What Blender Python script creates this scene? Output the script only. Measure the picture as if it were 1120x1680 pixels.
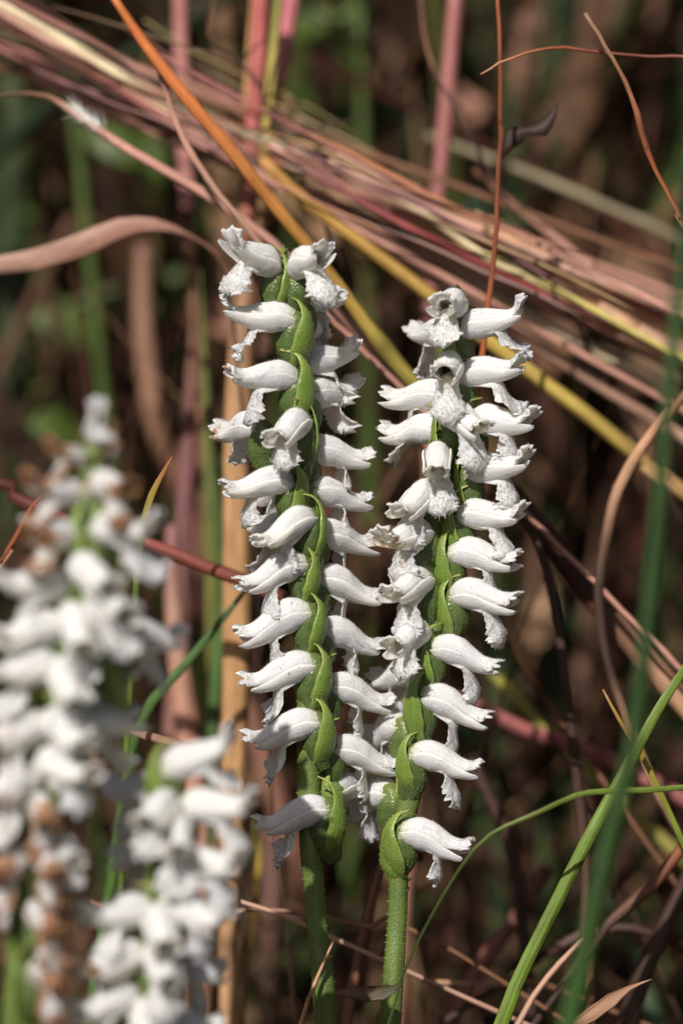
import bpy, math, random
import numpy as np
from mathutils import Vector, Matrix

# ------------------------------------------------------------------ clear
for o in list(bpy.data.objects):
    bpy.data.objects.remove(o, do_unlink=True)
scene = bpy.context.scene
col = scene.collection
R = math.radians

# ------------------------------------------------------------------ camera (close-up lens, 45 cm from the flowers)
TILT = R(14.0)
DIST = 0.45            # metres to the plane of focus
FRAME_H = 0.129        # metres of that plane the frame is high
ZC = 0.130             # height of the frame's centre above the soil
FWD = Vector((0, math.cos(TILT), -math.sin(TILT)))
UP = Vector((0, math.sin(TILT), math.cos(TILT)))
RIGHT = Vector((1, 0, 0))
CAM = Vector((0, 0, ZC)) - FWD * DIST
cam = bpy.data.cameras.new('camera')
cam.sensor_fit = 'VERTICAL'
cam.sensor_height = 36.0
cam.sensor_width = 24.0
cam.lens = 36.0 * DIST / FRAME_H
cam.clip_start = 0.01
cam.clip_end = 500.0
cam.dof.use_dof = True
cam.dof.focus_distance = DIST
cam.dof.aperture_fstop = cam.lens / 12.5
cam.dof.aperture_blades = 7
cam_o = bpy.data.objects.new('camera', cam)
col.objects.link(cam_o)
cam_o.location = CAM
cam_o.rotation_euler = (R(90) - TILT, 0, 0)
scene.camera = cam_o

# ------------------------------------------------------------------ sky, sun, exposure
SUN_EL, SUN_AZ = R(47.0), R(-156.0)      # azimuth clockwise from +Y: behind the camera, to its left
sun_dir = Vector((math.sin(SUN_AZ) * math.cos(SUN_EL), math.cos(SUN_AZ) * math.cos(SUN_EL), math.sin(SUN_EL)))
world = bpy.data.worlds.new('World')
scene.world = world
world.use_nodes = True
wn = world.node_tree.nodes
sky = wn.new('ShaderNodeTexSky')
sky.sky_type = 'NISHITA'
sky.sun_disc = False
sky.sun_elevation = SUN_EL
sky.sun_rotation = SUN_AZ
sky.dust_density = 4.0
sky.ozone_density = 0.5
world.node_tree.links.new(sky.outputs[0], wn['Background'].inputs[0])
wn['Background'].inputs[1].default_value = 0.042
sun = bpy.data.lights.new('sun', 'SUN')
sun.energy = 4.9
sun.angle = R(0.5)
sun.color = (1.0, 0.94, 0.845)
sun_o = bpy.data.objects.new('sun', sun)
col.objects.link(sun_o)
sun_o.location = (0, 0, 3)
sun_o.rotation_euler = sun_dir.to_track_quat('Z', 'Y').to_euler()
vs = scene.view_settings
vs.view_transform = 'Standard'
vs.look = 'None'
vs.exposure = 0.2
vs.gamma = 1.0
scene.render.engine = 'CYCLES'
scene.cycles.use_denoising = True
scene.cycles.max_bounces = 8
scene.render.resolution_x = 682
scene.render.resolution_y = 1024


# ------------------------------------------------------------------ helpers
def P(px, py, d=0.0):
    """photo position (1120 x 1680) at d metres behind the plane of focus -> point of the place"""
    k = FRAME_H / 1680.0 / DIST
    return CAM + (DIST + d) * (FWD + RIGHT * ((px - 560) * k) + UP * ((840 - py) * k))


PXM = FRAME_H / 1680.0       # metres per photo pixel in the plane of focus


def link(o, parent=None):
    col.objects.link(o)
    if parent is not None:
        o.parent = parent
    return o


def tag(o, label, cat, group=None, kind=None):
    o['label'] = label
    if cat:
        o['category'] = cat
    if group:
        o['group'] = group
    if kind:
        o['kind'] = kind
    return o


def mesh_from(name, V, F, mat, cols=None, uvs=None, smooth=True):
    me = bpy.data.meshes.new(name)
    V = np.asarray(V, dtype=np.float64)
    me.from_pydata(V.tolist(), [], F if isinstance(F, list) else F.tolist())
    if cols is not None:
        a = me.attributes.new('tint', 'FLOAT_COLOR', 'POINT')
        c = np.ones((len(V), 4), dtype=np.float32)
        c[:, :3] = cols
        a.data.foreach_set('color', c.ravel())
    if uvs is not None:
        a = me.attributes.new('grain', 'FLOAT_VECTOR', 'POINT')
        c = np.zeros((len(V), 3), dtype=np.float32)
        c[:, :2] = uvs
        a.data.foreach_set('vector', c.ravel())
    if smooth:
        me.polygons.foreach_set('use_smooth', np.ones(len(me.polygons), dtype=bool))
    me.materials.append(mat)
    me.update()
    return me


def interp(u, keys):
    xs = [k[0] for k in keys]
    ys = [k[1] for k in keys]
    # smooth monotone-ish interpolation: cosine between keys
    u = np.asarray(u, dtype=float)
    out = np.interp(u, xs, ys)
    # light smoothing by averaging neighbours
    e = 0.03
    return (out * 2 + np.interp(u - e, xs, ys) + np.interp(u + e, xs, ys)) / 4


class Wob:
    """smooth random field from a few sines"""
    def __init__(self, rng, n=5, f=2.0):
        self.k = rng.normal(0, f, (n, 2))
        self.p = rng.uniform(0, 6.28, n)
        self.a = rng.uniform(.4, 1, n) / n

    def __call__(self, u, v):
        s = 0
        for k, p, a in zip(self.k, self.p, self.a):
            s = s + a * np.sin(k[0] * u + k[1] * v + p)
        return s


def grid_solid(G, th, wrap=False):
    """closed thin solid over a grid of points G (nu, nv, 3); returns V, F, index of the outer sheet"""
    nu, nv, _ = G.shape
    du = np.gradient(G, axis=0)
    dv = np.gradient(G, axis=1)
    N = np.cross(du, dv)
    N /= (np.linalg.norm(N, axis=2, keepdims=True) + 1e-12)
    A = G.reshape(-1, 3)
    B = (G - N * (th if np.isscalar(th) else th[..., None])).reshape(-1, 3)
    n = nu * nv
    F = []
    for i in range(nu - 1):
        for j in range(nv - 1):
            a = i * nv + j
            F.append((a, a + nv, a + nv + 1, a + 1))
            F.append((n + a, n + a + 1, n + a + nv + 1, n + a + nv))
    for i in range(nu - 1):
        a = i * nv
        F.append((a, a + n, a + nv + n, a + nv))
        b = i * nv + nv - 1
        F.append((b, b + nv, b + nv + n, b + n))
    for j in range(nv - 1):
        a = j
        F.append((a, a + 1, a + 1 + n, a + n))
        b = (nu - 1) * nv + j
        F.append((b, b + n, b + 1 + n, b + 1))
    return np.vstack([A, B]), F, N


def hairs(points, normals, rng, length, width, droop=0.3):
    """little cones standing on a surface"""
    n = len(points)
    L = length * rng.uniform(.5, 1.25, (n, 1))
    d = normals + rng.normal(0, .35, (n, 3))
    d /= np.linalg.norm(d, axis=1, keepdims=True)
    t = np.cross(d, rng.normal(0, 1, (n, 3)))
    t /= np.linalg.norm(t, axis=1, keepdims=True) + 1e-9
    b = np.cross(d, t)
    w = width / 2
    V = np.stack([points + t * w, points - t * w * .5 + b * w * .87, points - t * w * .5 - b * w * .87, points + d * L], axis=1)
    idx = np.arange(n)[:, None] * 4
    F = np.concatenate([idx + np.array([[0, 1, 3]]), idx + np.array([[1, 2, 3]]), idx + np.array([[2, 0, 3]])], axis=0)
    return V.reshape(-1, 3), [tuple(f) for f in F.tolist()]


def join(parts):
    Vs, Fs, n = [], [], 0
    for V, F in parts:
        Vs.append(V)
        Fs += [tuple(i + n for i in f) for f in F]
        n += len(V)
    return np.vstack(Vs), Fs


def spline(pts, step):
    """Catmull-Rom through 3-D points"""
    pts = [np.array(p, dtype=float) for p in pts]
    ext = [2 * pts[0] - pts[1]] + pts + [2 * pts[-1] - pts[-2]]
    out, par = [], []
    for i in range(1, len(ext) - 2):
        p0, p1, p2, p3 = ext[i - 1:i + 3]
        m = max(2, int(np.linalg.norm(p2 - p1) / step))
        for k in range(m):
            t = k / m
            out.append(.5 * ((2 * p1) + (p2 - p0) * t + (2 * p0 - 5 * p1 + 4 * p2 - p3) * t * t + (3 * p1 - p0 - 3 * p2 + p3) * t ** 3))
            par.append(i - 1 + t)
    out.append(pts[-1])
    par.append(len(pts) - 1)
    return np.array(out), np.array(par)


def sweep(C, rad, flat=1.0, face=(0, -1, 0), seg=10, fold=0.0, twist=0.0, rough=None, rng=None):
    """tube (flat=1) or blade (flat<1) along the points C with half-widths rad"""
    n = len(C)
    T = np.gradient(C, axis=0)
    T /= np.linalg.norm(T, axis=1, keepdims=True) + 1e-12
    f = np.array(face, float)
    W = np.cross(T, f)
    W /= np.linalg.norm(W, axis=1, keepdims=True) + 1e-9
    Nn = np.cross(W, T)
    tw = np.linspace(0, twist, n)[:, None]
    W, Nn = W * np.cos(tw) + Nn * np.sin(tw), Nn * np.cos(tw) - W * np.sin(tw)
    rad = np.asarray(rad)
    th = np.linspace(0, 2 * np.pi, seg, endpoint=False)
    c, s = np.cos(th), np.sin(th)
    if flat < 0.6:
        s = np.sign(s) * np.abs(s) ** .7
    r2 = np.ones((n, seg))
    if rough is not None:
        r2 = 1 + rough * rng.normal(0, 1, (n, seg))
    A = rad[:, None] * c[None] * r2
    B = rad[:, None] * (flat * s[None] * r2 - fold * (np.abs(c)[None] - .5))
    V = C[:, None, :] + W[:, None, :] * A[..., None] + Nn[:, None, :] * B[..., None]
    V = V.reshape(-1, 3)
    F = []
    for i in range(n - 1):
        for j in range(seg):
            a, b = i * seg + j, i * seg + (j + 1) % seg
            F.append((a, b, b + seg, a + seg))
    F.append(tuple(range(seg))[::-1])
    F.append(tuple((n - 1) * seg + j for j in range(seg)))
    dist = np.concatenate([[0], np.cumsum(np.linalg.norm(np.diff(C, axis=0), axis=1))])
    uv = np.stack([np.repeat(dist, seg), np.tile(c * .5, n) * np.repeat(rad, seg) * 2], axis=1)
    return V, F, uv


# ------------------------------------------------------------------ materials
def new_mat(name):
    m = bpy.data.materials.new(name)
    m.use_nodes = True
    nt = m.node_tree
    b = nt.nodes['Principled BSDF']
    return m, nt, b, nt.nodes.new, nt.links.new


def ramp(nt, fac, stops):
    r = nt.nodes.new('ShaderNodeValToRGB')
    e = r.color_ramp.elements
    e[0].position, e[0].color = stops[0][0], (*stops[0][1], 1)
    e[1].position, e[1].color = stops[-1][0], (*stops[-1][1], 1)
    for p, c in stops[1:-1]:
        k = e.new(p)
        k.color = (*c, 1)
    nt.links.new(fac, r.inputs[0])
    return r.outputs[0]


def mixc(nt, fac, a, b, mode='MIX'):
    m = nt.nodes.new('ShaderNodeMix')
    m.data_type = 'RGBA'
    m.blend_type = mode
    for sock, v in ((m.inputs[0], fac), (m.inputs[6], a), (m.inputs[7], b)):
        if isinstance(v, (int, float)):
            sock.default_value = v
        elif isinstance(v, tuple):
            sock.default_value = (*v, 1)
        else:
            nt.links.new(v, sock)
    return m.outputs[2]


def math_n(nt, op, a, b=None, clamp=False):
    m = nt.nodes.new('ShaderNodeMath')
    m.operation = op
    m.use_clamp = clamp
    for sock, v in ((m.inputs[0], a), (m.inputs[1], b)):
        if v is None:
            continue
        if isinstance(v, (int, float)):
            sock.default_value = v
        else:
            nt.links.new(v, sock)
    return m.outputs[0]


def noise(nt, vec, scale, detail=3, rough=.5, dist=0.0):
    n = nt.nodes.new('ShaderNodeTexNoise')
    n.inputs['Scale'].default_value = scale
    n.inputs['Detail'].default_value = detail
    n.inputs['Roughness'].default_value = rough
    n.inputs['Distortion'].default_value = dist
    if vec is not None:
        nt.links.new(vec, n.inputs['Vector'])
    return n.outputs['Fac']


def attr(nt, name):
    a = nt.nodes.new('ShaderNodeAttribute')
    a.attribute_name = name
    return a


def scaled(nt, vec, s):
    m = nt.nodes.new('ShaderNodeMapping')
    m.inputs['Scale'].default_value = s
    nt.links.new(vec, m.inputs['Vector'])
    return m.outputs[0]


def bump(nt, bsdf, h, strength, dist):
    b = nt.nodes.new('ShaderNodeBump')
    b.inputs['Strength'].default_value = strength
    b.inputs['Distance'].default_value = dist
    nt.links.new(h, b.inputs['Height'])
    nt.links.new(b.outputs[0], bsdf.inputs['Normal'])


def petal_material(name, white, rough, cell_bump, sss, trans):
    m, nt, b, N, L = new_mat(name)
    t = attr(nt, 'tint')
    sep = N('ShaderNodeSeparateColor')
    L(t.outputs['Color'], sep.inputs[0])
    green, tip = sep.outputs[0], sep.outputs[1]
    info = N('ShaderNodeObjectInfo')
    wsep = N('ShaderNodeSeparateColor')
    L(info.outputs['Color'], wsep.inputs[0])
    wither = wsep.outputs[0]
    tc = N('ShaderNodeTexCoord')
    addv = N('ShaderNodeVectorMath')
    addv.operation = 'ADD'
    L(tc.outputs['Object'], addv.inputs[0])
    L(info.outputs['Random'], addv.inputs[1])
    vec = addv.outputs[0]
    c = mixc(nt, green, white, (.42, .50, .16))
    # cream veil
    cream = noise(nt, vec, 500, 2)
    c = mixc(nt, math_n(nt, 'MULTIPLY', cream, .22), c, (.74, .68, .48))
    # browning: tips and blotches, grows with age
    nb = noise(nt, vec, 420, 4, .6, .4)
    x = math_n(nt, 'ADD', nb, math_n(nt, 'MULTIPLY', tip, math_n(nt, 'MULTIPLY', wither, .42)))
    x = math_n(nt, 'ADD', x, math_n(nt, 'MULTIPLY', wither, .22))
    x = math_n(nt, 'MULTIPLY', math_n(nt, 'SUBTRACT', x, .70), 9.0, True)
    br = ramp(nt, nb, [(.35, (.11, .032, .012)), (.55, (.27, .10, .04)), (.75, (.46, .26, .13))])
    c = mixc(nt, x, c, br)
    # specks of dirt
    sp = noise(nt, vec, 1900, 1, .5)
    sp = math_n(nt, 'MULTIPLY', math_n(nt, 'SUBTRACT', sp, .755), 30.0, True)
    c = mixc(nt, math_n(nt, 'MULTIPLY', sp, .75), c, (.09, .05, .03))
    L(c, b.inputs['Base Color'])
    b.inputs['Roughness'].default_value = rough
    b.inputs['Subsurface Weight'].default_value = sss
    b.inputs['Subsurface Radius'].default_value = (1.0, .95, .75)
    b.inputs['Subsurface Scale'].default_value = .0012
    g = attr(nt, 'grain')
    veins = noise(nt, scaled(nt, g.outputs['Vector'], (260, 2300, 1)), 1.0, 3, .55)
    cells = N('ShaderNodeTexVoronoi')
    cells.inputs['Scale'].default_value = 5200
    L(vec, cells.inputs['Vector'])
    h = math_n(nt, 'ADD', math_n(nt, 'MULTIPLY', veins, .9), math_n(nt, 'MULTIPLY', cells.outputs['Distance'], cell_bump))
    bump(nt, b, math_n(nt, 'ADD', h, math_n(nt, 'MULTIPLY', noise(nt, vec, 2600, 4, .7), .8)), .5, .00024)
    c2 = math_n(nt, 'MULTIPLY', math_n(nt, 'SUBTRACT', veins, .5), 1.4, True)
    c = mixc(nt, math_n(nt, 'MULTIPLY', c2, .35), c, (.70, .66, .54))
    L(c, b.inputs['Base Color'])
    b.inputs['Specular IOR Level'].default_value = .35
    tr = N('ShaderNodeBsdfTranslucent')
    L(c, tr.inputs['Color'])
    mx = N('ShaderNodeMixShader')
    mx.inputs[0].default_value = trans
    L(b.outputs[0], mx.inputs[1])
    L(tr.outputs[0], mx.inputs[2])
    L(mx.outputs[0], nt.nodes['Material Output'].inputs['Surface'])
    return m


M_PETAL = petal_material('petal', (.90, .885, .82), .6, .5, 1.0, .10)
M_LIP = petal_material('lip', (.91, .90, .87), .34, 1.0, 1.0, .15)


def green_material(name, c0, c1, rough):
    m, nt, b, N, L = new_mat(name)
    tc = N('ShaderNodeTexCoord')
    info = N('ShaderNodeObjectInfo')
    addv = N('ShaderNodeVectorMath')
    addv.operation = 'ADD'
    L(tc.outputs['Object'], addv.inputs[0])
    L(info.outputs['Random'], addv.inputs[1])
    vec = addv.outputs[0]
    t = attr(nt, 'tint')
    sep = N('ShaderNodeSeparateColor')
    L(t.outputs['Color'], sep.inputs[0])
    g = attr(nt, 'grain')
    st = noise(nt, scaled(nt, g.outputs['Vector'], (120, 1700, 1)), 1.0, 3, .6)
    n2 = noise(nt, vec, 260, 4, .6)
    f = math_n(nt, 'ADD', math_n(nt, 'MULTIPLY', st, .5), math_n(nt, 'MULTIPLY', n2, .5))
    c = ramp(nt, f, [(.3, c0), (.7, c1)])
    c = mixc(nt, sep.outputs[0], c, (.36, .40, .10))        # pale yellow-green tips
    c = mixc(nt, math_n(nt, 'MULTIPLY', sep.outputs[1], .9), c, (.30, .13, .04))     # dry point
    c = mixc(nt, math_n(nt, 'MULTIPLY', noise(nt, vec, 2600, 1), .10), c, (.45, .5, .3))
    L(c, b.inputs['Base Color'])
    b.inputs['Roughness'].default_value = rough
    b.inputs['Subsurface Weight'].default_value = .1
    b.inputs['Subsurface Radius'].default_value = (.5, 1, .2)
    b.inputs['Subsurface Scale'].default_value = .0005
    bump(nt, b, math_n(nt, 'ADD', st, noise(nt, vec, 3500, 2)), .5, .00022)
    return m


M_BRACT = green_material('bract_green', (.07, .135, .014), (.15, .23, .03), .30)
M_OVARY = green_material('ovary_green', (.022, .05, .009), (.06, .105, .018), .27)
M_STEM = green_material('stem_green', (.04, .078, .010), (.11, .165, .022), .45)


def plant_material(name, rough=.55, sss=0.0, trans=0.0, streak=1.0):
    """colour comes per blade (mostly its own pigment), grain and mottling from noise"""
    m, nt, b, N, L = new_mat(name)
    t = attr(nt, 'tint')
    g = attr(nt, 'grain')
    info = N('ShaderNodeObjectInfo')
    addv = N('ShaderNodeVectorMath')
    addv.operation = 'ADD'
    L(g.outputs['Vector'], addv.inputs[0])
    L(info.outputs['Random'], addv.inputs[1])
    st = noise(nt, scaled(nt, addv.outputs[0], (40, 2600, 1)), 1.0, 3, .6)
    mot = noise(nt, scaled(nt, addv.outputs[0], (160, 500, 1)), 1.0, 4, .65)
    big = noise(nt, scaled(nt, addv.outputs[0], (45, 120, 1)), 1.0, 3, .6)
    v = math_n(nt, 'ADD', math_n(nt, 'MULTIPLY', st, .5 * streak), math_n(nt, 'ADD', math_n(nt, 'MULTIPLY', mot, .35), math_n(nt, 'MULTIPLY', big, .35)))
    lo = mixc(nt, 1.0, t.outputs['Color'], (.30, .24, .21), 'MULTIPLY')
    hi = mixc(nt, 1.0, t.outputs['Color'], (1.4, 1.38, 1.36), 'MULTIPLY')
    f = math_n(nt, 'MULTIPLY', math_n(nt, 'SUBTRACT', v, .38), 2.6, True)
    c = mixc(nt, f, lo, hi)
    spot = math_n(nt, 'MULTIPLY', math_n(nt, 'SUBTRACT', noise(nt, scaled(nt, addv.outputs[0], (500, 900, 1)), 1.0, 2), .70), 14, True)
    c = mixc(nt, math_n(nt, 'MULTIPLY', spot, .7), c, (.05, .025, .015))
    L(c, b.inputs['Base Color'])
    b.inputs['Roughness'].default_value = rough
    b.inputs['Specular IOR Level'].default_value = .28
    bump(nt, b, math_n(nt, 'ADD', st, mot), .5, .0003)
    if trans:
        out = nt.nodes['Material Output']
        tr = N('ShaderNodeBsdfTranslucent')
        L(c, tr.inputs['Color'])
        mx = N('ShaderNodeMixShader')
        mx.inputs[0].default_value = trans
        L(b.outputs[0], mx.inputs[1])
        L(tr.outputs[0], mx.inputs[2])
        L(mx.outputs[0], out.inputs['Surface'])
    return m


M_DRY = plant_material('dry_stem')
M_BLADE = plant_material('grass_blade', .42, trans=.15, streak=.8)
M_MASS = plant_material('thicket_grass', .6, trans=.2)


def soil_material():
    m, nt, b, N, L = new_mat('soil')
    tc = N('ShaderNodeTexCoord')
    n1 = noise(nt, tc.outputs['Object'], 30, 8, .7)
    n2 = noise(nt, tc.outputs['Object'], 220, 5, .7)
    f = math_n(nt, 'ADD', math_n(nt, 'MULTIPLY', n1, .6), math_n(nt, 'MULTIPLY', n2, .4))
    c = ramp(nt, f, [(.3, (.02, .013, .009)), (.5, (.055, .035, .022)), (.72, (.12, .08, .05))])
    L(c, b.inputs['Base Color'])
    b.inputs['Roughness'].default_value = .9
    bump(nt, b, f, .9, .01)
    return m


M_SOIL = soil_material()

# ------------------------------------------------------------------ the ground
rng = np.random.default_rng(5)


def ground():
    # fine near the flowers, coarse to the horizon
    a = np.concatenate([[-250, -80, -25, -8, -3], np.linspace(-1.4, 1.4, 57), [3, 8, 25, 80, 250]])
    X, Y = np.meshgrid(a, a + .4, indexing='ij')
    w1, w2 = Wob(rng, 8, 9), Wob(rng, 8, 30)
    near = np.exp(-((X / 2) ** 2 + ((Y - .4) / 2) ** 2))
    Z = -.012 + near * (.018 * w1(X, Y) + .008 * w2(X, Y)) + (1 - near) * .0
    V = np.stack([X, Y, Z], axis=2).reshape(-1, 3)
    n = len(a)
    F = [(i * n + j, (i + 1) * n + j, (i + 1) * n + j + 1, i * n + j + 1) for i in range(n - 1) for j in range(n - 1)]
    o = link(bpy.data.objects.new('ground', mesh_from('ground', V, F, M_SOIL)))
    o['kind'] = 'structure'
    o['label'] = 'dark brown soil under the dry grass'


ground()

# ------------------------------------------------------------------ the orchid's pieces (millimetres, then scaled)
MM = .001
FL = 9.6               # length of a model flower, mm


def hood_mesh(seed, droop, curl, plump, flare):
    r = np.random.default_rng(seed)
    nu, nv = 40, 33
    u = np.linspace(0, 1, nu)
    v = np.linspace(-1, 1, nv)
    U, Vv = np.meshgrid(u, v, indexing='ij')
    arc = np.radians(interp(U, [(0, 180), (.22, 179), (.38, 140), (.6, 112), (1, 88)]))
    phi = Vv * arc
    zc = interp(U, [(0, -.1), (.2, .25), (.45, 0), (.7, -.75 * droop), (.9, -.95 * droop), (1, -.95 * droop)])
    h = interp(U, [(0, 1.15), (.1, 1.65), (.28, 1.98), (.5, 1.66), (.7, 1.25), (.9, .95), (1, .85)]) * plump
    w = interp(U, [(0, 1.15), (.1, 1.5), (.3, 1.7), (.5, 1.55), (.7, 1.35), (.9, 1.2), (1, 1.15)]) * (.5 + .5 * plump)
    wob, wob2 = Wob(r, 6, 3.5), Wob(r, 6, 7)
    X = U * FL
    # three overlapping lobes at the mouth: sepal in the middle, a petal to each side
    lobe = np.abs(np.cos(np.clip(phi / np.radians(90), -1.2, 1.2) * 1.5 * np.pi / 1.0))
    X = X + np.clip((U - .86) / .14, 0, 1) * r.normal(0, .24, (1, nv)) + (U ** 4) * (-.6 + .6 * lobe + .35 * wob2(Vv * 3, 1.0) - .35 * np.abs(Vv))
    Y = w * np.sin(phi)
    Z = zc + h * np.cos(phi)
    # mouth flares and turns up
    e = np.clip((U - .74) / .26, 0, 1) ** 1.8
    Z += e * curl * (1.15 + .5 * wob(Vv * 2, .3))
    Y *= 1 + e * (.25 + .75 * flare)
    Z = zc + (Z - zc) * (1 + e * .55 * flare)
    Z += e * .12 * np.sin(Vv * 9 + seed)
    # seams between the petals
    seam = np.exp(-((np.abs(phi) - np.radians(52)) / .12) ** 2)
    rr = 1 - .055 * seam * np.clip(U * 3, 0, 1)
    Y *= rr
    Z = zc + (Z - zc) * rr
    amp = .13 * np.clip(U * 2.5, 0, 1)
    Z += amp * wob(U * 3, Vv * 2)
    Y += amp * wob2(U * 3, Vv)
    G = np.stack([X, Y, Z], axis=2)
    V, F, Nn = grid_solid(G, .2)
    outer = nu * nv
    green = np.clip(1 - U / .16, 0, 1) ** 1.3
    tip = np.clip((U - .55) / .45, 0, 1)
    C = np.zeros((nu, nv, 3))
    C[..., 0], C[..., 1] = green * .75, tip
    C = C.reshape(-1, 3)
    C = np.vstack([C, C])
    gr = np.stack([X, phi * 1.8], axis=2).reshape(-1, 2)
    gr = np.vstack([gr, gr])
    # glandular hairs, densest near the base
    n = 420
    iu = (r.beta(1.1, 2.0, n) * (nu - 2)).astype(int) + 1
    iv = r.integers(1, nv - 1, n)
    base = G[iu, iv]
    Nh = Nn[iu, iv]
    HV, HF = hairs(base, Nh, r, .34, .045)
    ju = r.integers(int(nu * .84), nu, 190)
    jv = r.integers(0, nv, 190)
    HV2, HF2 = hairs(G[ju, jv], Nn[ju, jv] + np.array([.8, 0, 0]), r, .15, .10)
    HF = HF + [tuple(i + len(HV) for i in f) for f in HF2]
    HV = np.vstack([HV, HV2])
    iu, iv = np.concatenate([iu, ju]), np.concatenate([iv, jv])
    off = len(V)
    V2 = np.vstack([V, HV])
    F2 = F + [tuple(i + off for i in f) for f in HF]
    hc = np.repeat(C[:outer].reshape(nu, nv, 3)[iu, iv], 4, axis=0)
    C = np.vstack([C, hc])
    gr = np.vstack([gr, np.zeros((len(HV), 2))])
    return mesh_from('flower', V2 * MM, F2, M_PETAL, C, gr * MM)


def sepal_mesh(seed, side, droop, curl, spread):
    r = np.random.default_rng(seed + 77 + (side > 0) * 31)
    nu, nv = 34, 13
    u = np.linspace(0, 1, nu)
    v = np.linspace(-1, 1, nv)
    U, Vv = np.meshgrid(u, v, indexing='ij')
    half = np.radians(46) * np.sqrt(np.clip(1 - U ** 3.2, 0, 1)) * interp(U, [(0, .75), (.25, 1), (1, 1)]) + .02
    cen = np.radians(interp(U, [(0, 118), (.5, 118), (1, 108)]))
    phi = cen + Vv * half
    zc = interp(U, [(0, -.15), (.2, .1), (.45, -.2), (.7, -.95 * droop), (.9, -1.35 * droop), (1, -1.35 * droop)])
    h = interp(U, [(0, 1.25), (.12, 1.7), (.3, 2.0), (.5, 1.75), (.7, 1.35), (1, .95)])
    w = interp(U, [(0, 1.25), (.12, 1.6), (.3, 1.85), (.5, 1.75), (.7, 1.6), (1, 1.5)])
    wob = Wob(r, 6, 3)
    X = U * (FL * (.95 + .06 * r.uniform(-1, 1)))
    e = np.clip((U - .5) / .5, 0, 1) ** 1.7
    Y = side * (w * np.sin(phi) + e * spread)
    Z = zc + h * np.cos(phi) + e * curl * 1.1
    Z += .14 * np.clip(U * 2, 0, 1) * wob(U * 3, Vv)
    Y += .12 * np.clip(U * 2, 0, 1) * wob(U * 3 + 5, Vv)
    G = np.stack([X, Y, Z], axis=2)
    if side > 0:
        G = G[:, ::-1]
    V, F, Nn = grid_solid(G, -.02 + .2)
    C = np.zeros((nu, nv, 3))
    C[..., 0] = np.clip(1 - U / .16, 0, 1) * .75
    C[..., 1] = np.clip((U - .5) / .5, 0, 1)
    C = C.reshape(-1, 3)
    C = np.vstack([C, C])
    gr = np.stack([X, phi * 1.8], axis=2).reshape(-1, 2)
    gr = np.vstack([gr, gr])
    n = 200
    iu = (r.beta(1.1, 1.8, n) * (nu - 2)).astype(int) + 1
    iv = r.integers(0, nv, n)
    HV, HF = hairs(G[iu, iv], Nn[iu, iv], r, .32, .045)
    off = len(V)
    V2 = np.vstack([V, HV])
    F2 = F + [tuple(i + off for i in f) for f in HF]
    C = np.vstack([C, np.zeros((len(HV), 3))])
    gr = np.vstack([gr, np.zeros((len(HV), 2))])
    return mesh_from('sepal', V2 * MM, F2, M_PETAL, C, gr * MM)


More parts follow.
